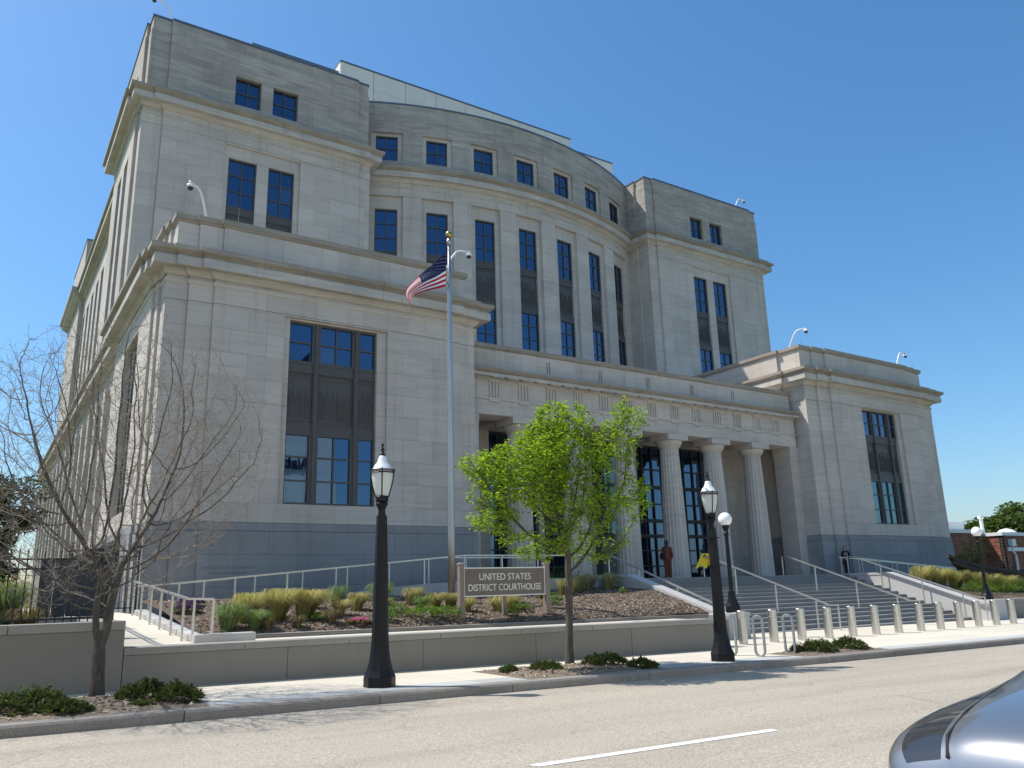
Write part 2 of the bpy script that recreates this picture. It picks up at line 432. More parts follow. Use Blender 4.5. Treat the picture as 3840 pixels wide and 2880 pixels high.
# cornice profiles (d outwards, z) --------------------------------------------
def cornice(path, z, bed=0.22, cor=0.56, lip=0.70, h=(0.0, 0.22, 0.28, 0.55, 0.60, 0.92), step=1.6, curve=0, back=-0.25):
    # h: bed bottom, corona bottom, .., corona top, moulding bottom, lip top (relative to z)
    b = MB(); sweep(b, [(back, z+h[0]), (0.06, z+h[0]), (0.10, z+h[0]+0.05), (bed*0.8, z+h[1]-0.04), (bed, z+h[1]+0.01), (back, z+h[1]+0.01)], path)
    p = b.build('cornice', LIME_C, CH)
    sweep_stones('corona_stone', [(back, z+h[1]+0.012), (bed+0.02, z+h[1]+0.012), (cor-0.08, z+h[1]), (cor-0.03, z+h[1]-0.02), (cor, z+h[1]), (cor, z+h[3]), (back, z+h[3])], path, LIME_C, p, step, curve=curve)
    sweep_stones('crown_stone', [(back, z+h[3]+0.002), (cor-0.06, z+h[3]+0.002), (cor-0.04, z+h[4]+0.04), (cor+0.03, z+h[4]+0.09), (lip-0.03, z+h[4]+0.13), (lip, z+h[4]+0.16), (lip, z+h[5]), (lip-0.22, z+h[5]+0.05), (back, z+h[5]+0.10)], path, LIME_W, p, step, curve=curve)
    return p
def band(name, path, d0, d1, z0, z1, mat, back=-0.28):
    b = MB(); sweep(b, [(back, z0), (d0, z0), (d1, z0+(z1-z0)*0.4), (d1, z1), (back, z1)], path); return b.build(name, mat, CH)
def inset(path, d):
    n = offs(path); return [(p[0]-q.x*d, p[1]-q.y*d) for p, q in zip(path, n)]

# ---- lower wings
LWp = [(4.92, 91), (4.92, 40.6), (4.54, 40.6), (4.54, 31.3), (4.64, 31.3), (4.64, 30.6), (4.74, 30.6), (4.74, 29.74), (5.5, 29.74), (5.5, 29.62), (6.37, 29.62), (6.37, 29.5), (16.17, 29.5), (16.17, 29.62), (16.89, 29.62), (16.89, 29.74), (17.65, 29.74), (17.65, 43)]
RWp = [(40.42, 43), (40.42, 31.3), (40.6, 31.3), (40.6, 29.74), (41.68, 29.74), (41.68, 29.62), (42.79, 29.62), (42.79, 29.5), (52.0, 29.5), (52.0, 29.62), (53.05, 29.62), (53.05, 29.74), (54.1, 29.74), (54.1, 60)]
side_ops = [(34.0, 37.6, 4.78, 12.0)]
side_far = [(y, y+1.7, 4.78, 11.6) for y in np.arange(43.0, 88, 3.4)]
for (path, fx, win, sops) in ((LWp, 11, (9.06, 13.36, 9.30, 12.95), {2: side_ops, 0: side_far}), (RWp, 7, (45.72, 49.92, 45.95, 49.5), {})):
    LWING = path is LWp
    x0, x1 = (4.9, 17.3) if LWING else (40.9, 53.8)
    w = core(x0+0.35, x1-0.1 if LWING else x1, 30.25, 42.5 if not LWING else 41.5, -0.3, 13.2)
    if LWING:
        core(5.55, 17.3, 41.51, 90.7, -0.3, 13.2)
    zw0, zw1 = 4.78, 12.0
    ops = dict(sops); fi = [i for i, a in enumerate(path[:-1]) if abs(a[1]-29.5) < 1e-6 and abs(path[i+1][1]-29.5) < 1e-6][0]
    ops[fi] = [(win[0], win[1], zw0, zw1)]
    wall_run(w, path, ZW, LIME, 0.0, ops, pri=1.6)
    wall_run(w, path, ZP, GRAN_P, 0.07, L_=2.3, pri=1.6)
    wall_run(w, path, [3.78, 4.07], GRAN_P, 0.035, L_=2.3, pri=0.8)
    wall_run(w, path, [12.07, 12.72], LIME, 0.012, L_=2.0, pri=1.0)
    wall_run(w, path, [12.86, 13.16], LIME, 0.0, L_=2.0, pri=1.0)
    band('taenia', path, 0.03, 0.065, 12.72, 12.855, LIME)
    cornice(path, 12.98)
    pp = inset(path, 0.30)
    wall_run(w, pp, [13.75, 15.26], LIME, 0.0, L_=2.1, pri=0.9)
    b = MB(); sweep(b, [(-0.45, 15.26), (0.02, 15.26), (0.09, 15.33), (0.09, 15.36), (0.13, 15.37), (0.13, 15.56), (-0.45, 15.58)], pp); cp = b.build('parapet_coping', LIME_W, CH)
    b = MB(); b.box(path[1][0]+0.6 if LWING else 41.0, path[-1][0]-0.7, 30.4, 42.5 if not LWING else 90.5, 13.2, 14.3); b.build('roof', PANEL, CH)
    # recessed surround and the tall triple window
    mp = fmap(29.5); ow = (win[2], win[3], zw0, 11.93)
    ashlar(w, mp, win[0], win[1], [zw0, 5.68, 6.6, 7.52, 8.45, 9.35, 10.25, 11.15, zw1], 1.5, [ow], -0.13, LIME, T=0.25)
    e = [win[2], win[2]+1.03, win[2]+1.24, win[2]+2.70, win[2]+2.91, win[3]]
    G = GLASS if LWING else GLASS_T
    for (a, b_, n) in ((e[0], e[1], 1), (e[2], e[3], 2), (e[4], e[5], 1)):
        pane_window(CH, mp, lin(a, b_, n), lin(10.30, 11.93, 2), -0.36, gl=GLASS)
        spandrel(CH, mp, a, b_, 7.50, 10.30, -0.34)
        pane_window(CH, mp, lin(a, b_, n), lin(4.80, 7.50, 3), -0.36, gl=G)
    for a, b_ in ((e[1], e[2]), (e[3], e[4])):
        mu = MB(); mu.mbox(mp, a, b_, 4.80, 11.93, -0.38, -0.24)
        for z in (7.4, 10.22): mu.mbox(mp, a-0.01, b_+0.01, z, z+0.1, -0.24, -0.215)
        mu.mbox(mp, a+0.05, b_-0.05, 4.82, 11.9, -0.24, -0.20)
        mu.build('mullion', BRONZE, CH)
    b = MB(); b.mbox(mp, win[2], win[3], zw0-0.001, zw0+0.02, -0.40, -0.14); b.build('window_sill', BRONZE, CH)
# side elevation windows of the left wing
mp = lmap(4.54)
for a in (34.0, 35.25, 36.5):
    pane_window(CH, mp, lin(a+0.05, a+1.05, 1), lin(10.3, 11.95, 2), -0.36); spandrel(CH, mp, a+0.05, a+1.05, 7.5, 10.3, -0.34)
    pane_window(CH, mp, lin(a+0.05, a+1.05, 1), lin(4.8, 7.5, 3), -0.36)
for a in (35.06, 36.31): b = MB(); b.mbox(mp, a, a+0.23, 4.8, 11.95, -0.38, -0.22); b.build('mullion', BRONZE, CH)
mp = lmap(4.92)
for o in side_far:
    b = MB(); b.mbox(mp, o[0]+0.02, o[1]-0.02, o[2], o[3], -0.34, -0.32); b.build('window', GLASS, CH)
    b = MB(); b.mbox(mp, o[0]+0.02, o[1]-0.02, 7.5, 10.2, -0.319, -0.29); b.mbox(mp, o[0]+0.8, o[0]+0.9, o[2], o[3], -0.319, -0.28); b.build('spandrel_panel', BRONZE, CH)
for y in np.arange(41.9, 90, 3.4):
    b = MB(); b.mbox(mp, y-0.35, y+0.35, 4.1, 12.05, 0.002, 0.22); b.build('pilaster', LIME, CH)

# ---- upper towers
LTp = [(5.6, 76), (5.6, 51), (4.68, 51), (4.68, 43.2), (4.84, 43.2), (4.84, 42.22), (5.85, 42.22), (5.85, 42.07), (17.05, 42.07), (17.05, 42.22), (17.8, 42.22), (17.8, 47)]
RTp = [(40.58, 47), (40.58, 43.3), (40.73, 43.3), (40.73, 42.22), (41.57, 42.22), (41.57, 42.07), (53.0, 42.07), (53.0, 42.22), (53.86, 42.22), (53.86, 70)]
ZT = [13.7]+[14.6+0.95*i for i in range(11)]+[25.3, 26.06]
ZA = [27.98, 28.55, 29.5, 30.45, 31.15, 31.9]
def dentils(path, z, w=0.17, pitch=0.36, curve=False, nm='dentil_course'):
    b = MB()
    for a, c in zip(path[:-1], path[1:]):
        l = math.dist(a, c)
        if l < 0.6 and not curve: continue
        t = Vector((c[0]-a[0], c[1]-a[1])).normalized(); n = Vector((t.y, -t.x)); k = int(l/pitch); st = l/max(1, k)
        for j in range(max(1, k)):
            s = st*(j+0.5)-w/2
            A = Vector(a)+t*s; B = Vector(a)+t*(s+w)
            b.hexa([(*(A-n*0.02), z), (*(B-n*0.02), z), (*(B+n*0.06), z), (*(A+n*0.06), z), (*(A-n*0.02), z+0.17), (*(B-n*0.02), z+0.17), (*(B+n*0.06), z+0.17), (*(A+n*0.06), z+0.17)])
    return b.build(nm, LIME, CH, kind='stuff')
for (path, rec, wins, aw) in ((LTp, (9.18, 13.42), ((9.40, 10.96), (11.62, 13.12)), ((9.51, 10.97), (11.66, 13.14))), (RTp, (45.2, 49.45), ((45.4, 46.85), (47.56, 49.06)), ((45.5, 46.9), (47.73, 49.17)))):
    LT = path is LTp
    w = core(5.4 if LT else 41.2, 17.4 if LT else 53.5, 42.7, 52 if LT else 70, 13, 32.5)
    if LT: core(6.1, 17.4, 52.01, 75.6, 13, 27.5)
    fi = [i for i, a in enumerate(path[:-1]) if abs(a[1]-42.07) < 1e-6 and abs(path[i+1][1]-42.07) < 1e-6][0]
    ops = {fi: [(rec[0], rec[1], 13.7, 25.95)]}
    if LT: ops[2] = [(44.9, 46.4, 14, 25.2), (47.3, 48.8, 14, 25.2)]; ops[0] = [(y, y+1.6, 14, 25.2) for y in np.arange(53, 75, 3.0)]
    wall_run(w, path, ZT, LIME, 0.0, ops, pri=1.2)
    wall_run(w, path, [26.07, 26.58], LIME, 0.012, L_=2.0)
    wall_run(w, path, [26.77, 27.12], LIME, 0.0, L_=2.0)
    band('dentil_band', path, 0.02, 0.02, 26.58, 26.77, LIME)
    dentils(path, 26.592)
    cornice(path, 26.98)
    ap = inset(path, 0.10)
    aops = {fi: [(a, b, 28.6, 30.42) for a, b in aw]}
    if LT: aops[2] = [(44.9, 46.4, 28.6, 30.4), (47.3, 48.8, 28.6, 30.4)]
    sub = ap if not LT else ap[1:]
    if LT: aops = {k-1: v for k, v in aops.items() if k > 0}
    wall_run(w, sub, ZA, LIME_A, 0.0, aops, pri=1.2)
    wall_run(w, sub, [31.91, 32.68], LIME_A, -0.05, L_=1.0)
    b = MB(); sweep(b, [(-0.5, 32.68), (0.0, 32.68), (0.0, 32.80), (-0.5, 32.82)], sub); b.build('roof_flashing', METAL_ROOF, CH)
    b = MB(); b.box(6.0 if LT else 41.3, 17.3 if LT else 53.3, 43, 51 if LT else 69, 32.0, 32.6); b.build('roof', PANEL, CH)
    mp = fmap(42.07)
    ashlar(w, mp, rec[0], rec[1], ZT[:-1]+[25.95], 1.5, [(a, b, 13.7, 25.22) for a, b in wins], -0.13, LIME, T=0.25)
    for a, b_ in wins:
        pane_window(CH, mp, lin(a, b_, 2), lin(22.3, 25.22, 3), -0.33)
        spandrel(CH, mp, a, b_, 19.3, 22.3, -0.31)
        pane_window(CH, mp, lin(a, b_, 2), lin(16.55, 19.3, 3), -0.33)
        spandrel(CH, mp, a, b_, 13.9, 16.55, -0.31)
    for a, b_ in aw: pane_window(CH, fmap(42.17), lin(a, b_, 2), lin(28.6, 30.42, 2), -0.30)
    if LT:
        for X, lst in ((4.68, ops[2]), (5.6, ops[0])):
            for o in lst:
                b = MB(); b.mbox(lmap(X), o[0]+0.01, o[1]-0.01, o[2], o[3], -0.30, -0.28); b.build('window', GLASS, CH)
                b = MB(); b.mbox(lmap(X), o[0]+0.01, o[1]-0.01, 19.3, 22.3, -0.279, -0.24); b.build('spandrel_panel', BRONZE, CH)
        for o in aops.get(1, []): b = MB(); b.mbox(lmap(4.78), o[0]+0.01, o[1]-0.01, o[2], o[3], -0.28, -0.26); b.build('window', GLASS, CH)
# rear tower and filler behind
b = MB(); b.box(5.25, 18, 76.1, 87, 13, 27.0); b.box(5.35, 18, 76.2, 86.9, 27.9, 32.7); b.build('wall', LIME, CH)
b = MB(); sweep(b, [(-0.2, 27.0), (0.1, 27.0), (0.5, 27.25), (0.55, 27.5), (0.75, 27.6), (0.75, 27.9), (-0.2, 27.95)], [(5.25, 87), (5.25, 76.1), (18, 76.1)]); b.build('cornice', LIME_C, CH)
b = MB(); b.box(5.3, 18, 76.15, 87, 32.7, 32.82); b.build('roof_flashing', METAL_ROOF, CH)

# ---- bowed centre
BC = (29.15, 67.0); BR = 25.5; BST = 7.45
def cmap(u, z, d):
    a = R(u); return (BC[0]+(BR+d)*math.sin(a), BC[1]-(BR+d)*math.cos(a), z)
wc = MB()
rings = []
for t in np.linspace(-27.2, 27.2, 41): rings.append([cmap(t, 11.5, -0.75), cmap(t, 11.5, -3), cmap(t, 32.4, -3), cmap(t, 32.4, -0.75)])
wc.loft(rings); wc = wc.build('wall', MORTAR, CH)
TH = [BST*i for i in range(-3, 4)]
ashlar(wc, cmap, -26.9, 26.9, [26.07, 26.58], 3.7, (), 0.012, LIME, gap=0.007)
CPATH = [cmap(t, 0, 0)[:2] for t in np.linspace(-26.6, 26.9, 59)]
band('dentil_band', CPATH, 0.02, 0.02, 26.58, 26.77, LIME)
b = MB()
for t in np.arange(-26.2, 26.6, 0.81): b.mbox(cmap, t, t+0.38, 26.592, 26.76, -0.02, 0.06)
b.build('dentil_course', LIME, CH, kind='stuff')
ashlar(wc, cmap, -26.9, 26.9, [26.78, 27.15], 3.7, (), 0.0, LIME)
cornice(CPATH, 26.98, curve=4)
ashlar(wc, cmap, -27.0, 27.0, ZA[:], 3.72, [(t-2.3, t+2.3, 28.55, 30.62) for t in TH], -0.1, LIME_A, pri=1.2)
ashlar(wc, cmap, -27.0, 27.0, [31.91, 32.76], 2.2, (), -0.15, LIME_A)
b = MB(); sweep(b, [(-0.6, 32.76), (-0.1, 32.76), (-0.1, 32.86), (-0.6, 32.88)], [cmap(t, 0, 0)[:2] for t in np.linspace(-27, 27, 41)]); b.build('roof_flashing', METAL_ROOF, CH)
b = MB(); b.loft([[cmap(t, 32.0, -0.3), cmap(t, 32.4, -0.3), (BC[0]+0.8*t*0.45, 60, 32.4), (BC[0]+0.8*t*0.45, 60, 32.0)] for t in np.linspace(-26, 26, 21)]); b.build('roof', PANEL, CH)
ZC = [13.2]+[14.15+0.95*i for i in range(12)]+[26.06]
for i in range(-4, 4):
    t = BST*(i+0.5)
    ashlar(wc, cmap, max(-27, t-1.38), min(27, t+1.38), ZC, 9, (), 0.0, LIME, pri=1.3)
for t in TH:
    ashlar(wc, cmap, t-2.345, t+2.345, ZC, 9, [(t-1.62, t+1.62, 13.2, 25.22)], -0.22, LIME, T=0.28, gap=0.006)
    ashlar(wc, cmap, t-2.3, t+2.3, [28.55, 30.62], 9, [(t-1.62, t+1.62, 28.68, 30.42)], -0.26, LIME, T=0.2, gap=0.0)
    a = R(t); o = Vector(cmap(t, 0, 0)); U = Vector((math.cos(a), math.sin(a), 0)); N = Vector((math.sin(a), -math.cos(a), 0))
    mp = (lambda o, U, N: lambda u, z, d: tuple(o+U*u+N*d+Vector((0, 0, z))))(o, U, N)
    h = 0.715
    pane_window(CH, mp, lin(-h, h, 2), lin(28.68, 30.42, 2), -0.42)
    pane_window(CH, mp, lin(-h, h, 2), lin(22.3, 25.22, 3), -0.42)
    spandrel(CH, mp, -h, h, 19.3, 22.3, -0.40)
    pane_window(CH, mp, lin(-h, h, 2), lin(16.5, 19.3, 3), -0.42)
    spandrel(CH, mp, -h, h, 13.2, 16.5, -0.40)
# ---- penthouse
for (x0, x1, y0, z1) in ((18.6, 39.8, 50.0, 39.75), (12.3, 18.58, 50.3, 38.95), (39.82, 44.8, 50.3, 38.95)):
    w = core(x0+0.1, x1-0.1, y0+0.1, y0+14, 32.6, z1-0.1, PANEL)
    n = max(1, round((x1-x0)/2.66)); st = (x1-x0)/n
    for j in range(n):
        for za, zb_ in ((32.7, z1-2.35), (z1-2.335, z1-1.6), (z1-1.585, z1-0.12)):
            q = MB(); q.box(x0+st*j+0.02, x0+st*(j+1)-0.02, y0, y0+0.09, za, zb_); q.build('cladding_panel', PANEL, w)
    q = MB(); q.box(x0, x0+0.09, y0+0.1, y0+14, 32.7, z1-0.12); q.box(x1-0.09, x1, y0+0.1, y0+14, 32.7, z1-0.12); q.build('cladding_panel', PANEL, w)
    q = MB(); q.box(x0-0.03, x1+0.03, y0-0.05, y0+14.05, z1-0.11, z1); q.build('roof_flashing', METAL_ROOF, CH)

# ---- portico
PY = 30.6
FL = 1.83
TRG = [19.22+1.622*i for i in range(13)]
COLX = [20.84+3.244*i for i in range(6)]
w = core(17.7, 40.4, PY+0.35, PY+1.25, 9.35, 12.3)
mpP = fmap(PY)
ashlar(w, mpP, 17.66, 40.4, [9.28, 9.94], 3.24, (), 0.0, LIME, pri=1.3, T=0.34)
band('taenia', [(17.66, PY), (40.4, PY)], 0.05, 0.06, 9.945, 10.05, LIME)
ashlar(w, mpP, 17.66, 40.4, [10.055, 10.90], 1.622, (), 0.0, LIME, pri=1.3, T=0.34)
q = MB(); q.box(17.7, 40.4, PY+0.02, PY+1.3, 9.26, 9.345); q.box(17.7, 40.4, PY+1.31, 34.0, 9.55, 9.8); q.box(17.7, 40.4, PY+1.255, PY+1.30, 9.35, 9.55); q.build('portico_ceiling', LIME, CH)
for x in COLX: q = MB(); q.box(x-0.6, x+0.6, PY+1.31, 33.95, 9.30, 9.549); q.build('ceiling_beam', LIME, CH)
for x in TRG:
    q = MB()
    for a, b_ in ((-0.30, -0.22), (-0.13, -0.04), (0.04, 0.13), (0.22, 0.30)): q.mbox(mpP, x+a, x+b_, 10.06, 10.78, 0.001, 0.055)
    q.mbox(mpP, x-0.31, x+0.31, 10.78, 10.90, 0.001, 0.06)
    q.build('triglyph', LIME, CH)
    q = MB(); q.mbox(mpP, x-0.30, x+0.30, 9.88, 9.944, 0.001, 0.05)
    for j in range(6): q.mbox(mpP, x-0.28+j*0.1, x-0.22+j*0.1, 9.82, 9.88, 0.004, 0.045)
    q.build('regula', LIME, CH)
PP = [(17.66, PY), (40.4, PY)]
cornice(PP, 10.72, bed=0.12, cor=0.42, lip=0.52, h=(0.18, 0.26, 0.3, 0.38, 0.38, 0.60), step=1.622)
q = MB()
for i in range(25): x = 19.22-0.811*0+0.811*i; q.mbox(mpP, x-0.28, x+0.28, 10.935, 10.978, 0.13, 0.40)
q.build('mutule_course', LIME_C, CH, kind='stuff')
pp = [(17.66, PY+0.18), (40.4, PY+0.18)]
ashlar(w, fmap(PY+0.18), 17.66, 40.4, [11.35, 12.42], 3.24, (), 0.0, LIME, pri=1.2)
b = MB(); sweep(b, [(-0.5, 12.43), (0.02, 12.43), (0.10, 12.5), (0.10, 12.66), (-0.5, 12.68)], pp); b.build('parapet_coping', LIME_W, CH)
for x in COLX[:-1]:
    q = MB()
    for s in (-0.09, 0.06): q.mbox(fmap(PY+0.18), x+1.62+s, x+1.62+s+0.035, 11.62, 12.2, 0.001, 0.03)
    q.build('parapet_slot', LIME_W, CH)
b = MB(); b.box(17.7, 40.3, PY+0.8, 44, 11.9, 12.1); b.build('roof', PANEL, CH)
# columns
def flute(a, n=20):
    x = (a*n/(2*math.pi)) % 1.0
    return 1-0.055*math.sin(math.pi*x)**0.7
for k, x in enumerate(COLX):
    y = PY+0.62
    c = MB(); prof = []
    for t in np.linspace(0, 1, 7): prof.append((0.655-0.165*t-0.03*math.sin(math.pi*t)*-0.5, FL+(8.52-FL)*t))
    c.lathe(x, y, prof, 120, fn=flute); col = c.build('column', LIME, CH, smooth=True, angle=0.5)
    c = MB(); c.lathe(x, y, [(0.50, 8.52), (0.505, 8.58), (0.53, 8.60), (0.62, 8.70), (0.685, 8.82), (0.70, 8.90), (0.685, 8.945)], 40); c.build('echinus', LIME, col, smooth=True, angle=0.6)
    c = MB(); c.box(x-0.72, x+0.72, y-0.74, y+0.70, 8.95, 9.258); c.build('abacus', LIME, col)
# antae, side and back walls of the portico
for a, b_ in ((17.66, 18.42), (39.85, 40.6)):
    c = MB(); c.box(a, b_-0.01, PY+0.12, PY+1.3, FL, 8.75); an = c.build('anta', LIME, CH)
    c = MB(); c.box(a-0.0, b_-0.009, PY+0.09, PY+1.33, 8.75, 8.95); c.box(a, b_-0.008, PY+0.05, PY+1.37, 8.95, 9.26); c.build('anta_capital', LIME, an)
BW = 34.0
w = core(17.5, 40.7, BW+0.6, BW+1.2, 1.0, 9.8)
BAYS = [22.4+3.244*i for i in range(5)]
ashlar(w, fmap(BW), 17.66, 40.42, [FL, 2.95, 4.08, 5.1, 6.1, 7.1, 8.1, 9.0, 9.55], 1.7, [(x-1.45, x+1.45, FL, 9.3) for x in BAYS]+[(19.0, 19.9, FL, 4.1)], 0.0, LIME)
for i, x in enumerate(BAYS):
    mp = fmap(BW); us = [x-1.45, x-0.75, x, x+0.75, x+1.45]
    g1 = pane_window(CH, mp, us, [5.05, 6.0, 6.95], -0.40, bar=0.07, edge=0.09, depth=0.14, mat=BRONZE_D)
    g2 = pane_window(CH, mp, us, [6.95, 7.95, 9.3], -0.40, bar=0.07, edge=0.09, depth=0.14, mat=BRONZE_D)
    g3 = pane_window(CH, mp, us, [4.2, 5.05], -0.40, bar=0.07, edge=0.09, depth=0.14, mat=BRONZE_D)
    if i == 2:
        q = MB(); q.mbox(mp, us[0], us[1], FL, 4.2, -0.45, -0.28); q.mbox(mp, us[3], us[4], FL, 4.2, -0.45, -0.28); q.mbox(mp, us[1], us[3], FL, 4.2, -1.2, -1.1); q.build('doorway', BRONZE_D, CH)
    else: pane_window(CH, mp, us, [FL, 2.55, 3.4, 4.2], -0.40, bar=0.07, edge=0.09, depth=0.14, mat=BRONZE_D, name='door')
q = MB(); q.mbox(fmap(BW), 19.0, 19.9, FL, 4.1, -0.25, -0.12); q.mbox(fmap(BW), 19.75, 19.79, 2.6, 3.1, -0.12, -0.06); q.build('door', BRONZE_D, CH)
# engraved corner stone on the plinth
def text_mesh(body, size, mp, u, z, d, depth, mat, parent, name, align='CENTER', squash=1.0, bold=0.0):
    cu = bpy.data.curves.new('t', 'FONT'); cu.body = body; cu.size = size; cu.align_x = align; cu.extrude = depth/2; cu.offset = bold
    to = bpy.data.objects.new('t', cu); C.objects.link(to)
    dg = bpy.context.evaluated_depsgraph_get(); me = bpy.data.meshes.new_from_object(to.evaluated_get(dg))
    bpy.data.objects.remove(to); bpy.data.curves.remove(cu)
    og = ORG[parent.name] if parent is not None else Vector((0, 0, 0))
    for v in me.vertices: v.co = Vector(mp(u+v.co.x*squash, z+v.co.y, d+v.co.z))-og
    me.materials.clear(); me.materials.append(mat); me.update()
    o = bpy.data.objects.new(name, me); ORG[o.name] = og
    return finish(o, name, parent, None, None, None, None)
INK = M('engraved_letters', (0.16, 0.165, 0.175), 0.9, 0, 0.1)
for s, zz, sz in (('UNITED STATES OF AMERICA', 2.47, 0.15), ('BARACK OBAMA, PRESIDENT', 2.29, 0.105), ('GENERAL SERVICES ADMINISTRATION', 2.12, 0.105), ('2018', 1.95, 0.105)):
    text_mesh(s, sz, fmap(29.5), 7.45, zz, 0.0725, 0.004, INK, CH, 'inscription', squash=0.92)
rest, mats = flush_blocks(300)
rest.build('stone_blocks', mats, CH, kind='stuff')
# lightning rods on the parapets
for (x, y, z) in ((5.2, 42.6, 32.8), (9.6, 42.4, 32.8), (15.6, 42.4, 32.8), (40.9, 42.5, 32.8), (45, 42.4, 32.8), (52.8, 42.4, 32.8), (5.6, 30.2, 15.56), (7.2, 30.0, 15.56), (16.9, 30.1, 15.56), (41.3, 30.1, 15.56), (46, 30.0, 15.56), (53.3, 30.1, 15.56), (22, 50.2, 39.75), (30, 50.2, 39.75)):
    q = MB(); q.tube([(x, y, z), (x, y, z+0.75)], [0.012, 0.004], 5); q.build('lightning_rod', ZINC, CH)
# ------------------------------------------------------------------ ground, road, pavement
def gz(x):
    x = max(-40, min(90, x))
    return -0.0135*x if x < 18 else -0.243-0.009*(x-18)
def asphalt():
    mt, nt, b = nodes('asphalt'); b.inputs['Roughness'].default_value = 0.9; b.inputs['Specular IOR Level'].default_value = 0.25
    n = tex(nt, 'ShaderNodeTexNoise', 34, None, Detail=5.0, Roughness=0.8)
    col = ramp(nt, n.outputs[0], [(0.30, (0.11, 0.098, 0.082)), (0.45, (0.335, 0.297, 0.242)), (0.57, (0.425, 0.378, 0.31)), (0.72, (0.73, 0.655, 0.545))])
    g = tex(nt, 'ShaderNodeTexNoise', 0.5, (0.22, 2.0, 1), Detail=6.0, Roughness=0.62)
    col = mixc(nt, 1.0, col, ramp(nt, g.outputs[0], [(0.28, (0.80, 0.79, 0.78)), (0.5, (0.98, 0.98, 0.98)), (0.72, (1.08, 1.07, 1.05))]), 'MULTIPLY')
    sp = tex(nt, 'ShaderNodeTexNoise', 2.2, None, Detail=3.0)
    col = mixc(nt, 1.0, col, ramp(nt, sp.outputs[0], [(0.70, (1, 1, 1)), (0.76, (0.72, 0.71, 0.70))]), 'MULTIPLY')
    v = tex(nt, 'ShaderNodeTexVoronoi', 0.55, (0.5, 1, 1)); v.feature = 'DISTANCE_TO_EDGE'
    ns = tex(nt, 'ShaderNodeTexNoise', 0.7, None, Detail=3.0)
    crack = ramp(nt, v.outputs['Distance'], [(0.0, (0.75, 0.75, 0.75)), (0.006, (1, 1, 1))])
    col = mixc(nt, ramp(nt, ns.outputs[0], [(0.55, (0, 0, 0)), (0.62, (1, 1, 1))]), col, mixc(nt, 1.0, col, crack, 'MULTIPLY'))
    L(nt, col, b.inputs['Base Color']); bump(nt, b, n.outputs[0], 0.6, 0.012)
    return mt
ASPH = asphalt()
CONC = granite('paving_concrete', (0.60, 0.545, 0.445), 0.06, rv=0.05, blot=0.16, stain_col=(0.36, 0.31, 0.24))
BLUE = granite('bluestone', (0.42, 0.43, 0.41), 0.10, rv=0.10, blot=0.25)
SOIL = M('soil', (0.16, 0.14, 0.10), 0.95, 0, 0.3, 6)
GRASSG = M('lawn_ground', (0.10, 0.13, 0.05), 0.95, 0, 0.3, 3)
PAINT = M('road_paint', (0.74, 0.73, 0.69), 0.6, 0, 0.10, 20)
def strip(name, y0, y1, dz, mat, xs, kind='structure', th=None, step=2.0):
    b = MB(); x = xs[0]; pts = []
    while x < xs[1]+1e-6: pts.append(x); x += step
    for a, c in zip(pts[:-1], pts[1:]):
        b.quad((a, y0, gz(a)+dz), (c, y0, gz(c)+dz), (c, y1, gz(c)+dz), (a, y1, gz(a)+dz))
    return b.build(name, mat, None, kind=kind)
g = MB(); g.quad((-1500, -1500, -1.25), (1500, -1500, -1.25), (1500, 1500, -1.25), (-1500, 1500, -1.25)); g.build('ground', GRASSG, kind='structure')
strip('road', 1.5, 13.05, -0.15, ASPH, (-60, 110))
sw = strip('sidewalk', 13.2, 22.6, -0.02, SOIL, (-20, 60))
# paving slabs, and the narrower bluestone course along the kerb
def slab(y0, y1, x0, x1, mat, name, parent, dz=0.0):
    b = MB(); g_ = 0.006
    b.hexa([(x0+g_, y0+g_, gz(x0)-0.08), (x1-g_, y0+g_, gz(x1)-0.08), (x1-g_, y1-g_, gz(x1)-0.08), (x0+g_, y1-g_, gz(x0)-0.08),
            (x0+g_, y0+g_, gz(x0)+dz), (x1-g_, y0+g_, gz(x1)+dz), (x1-g_, y1-g_, gz(x1)+dz), (x0+g_, y1-g_, gz(x0)+dz)])
    b.build(name, mat, parent)
x = -9.0
while x < 52:
    slab(13.40, 14.02, x, x+1.22, BLUE, 'bluestone_paver', sw); x += 1.22
x = -9.0; k = 0
while x < 52:
    w_ = 2.44
    slab(14.02, 15.35, x, x+w_, CONC, 'paving_slab', sw)
    slab(15.35, 16.62 if x+w_ < 17.3 else 17.0, x, x+w_, CONC, 'paving_slab', sw)
    if x+w_ > 17.5:
        slab(17.0, 18.6, x, x+w_, CONC, 'paving_slab', sw)
        if x+w_ > 17.5: slab(18.6, 20.2, x, x+w_, CONC, 'paving_slab', sw)
        if 20 < x+w_ < 44: slab(20.2, 22.4, x, x+w_, CONC, 'paving_slab', sw)
    x += w_
kb = strip('kerb', 13.08, 13.38, -0.12, SOIL, (-20, 60))
x = -9.0; j = 0
while x < 58:
    l = (3.05, 2.6, 3.3, 2.85)[j % 4]; j += 1
    b = MB(); n = 6; rings = []
    for t in range(n+1):
        xx = x+0.008+(l-0.016)*t/n; z = gz(xx); w1 = 0.012*mnoise.noise((xx*1.3, 0, 0)); w2 = 0.010*mnoise.noise((xx*1.7, 5, 0))
        rings.append([(xx, 13.38, z-0.3), (xx, 13.04+w1, z-0.3), (xx, 13.05+w1, z-0.03), (xx, 13.075+w1, z+0.002+w2*0.4), (xx, 13.38, z+0.004)])
    b.loft(rings); b.build('kerb_stone', KERB, kb); x += l
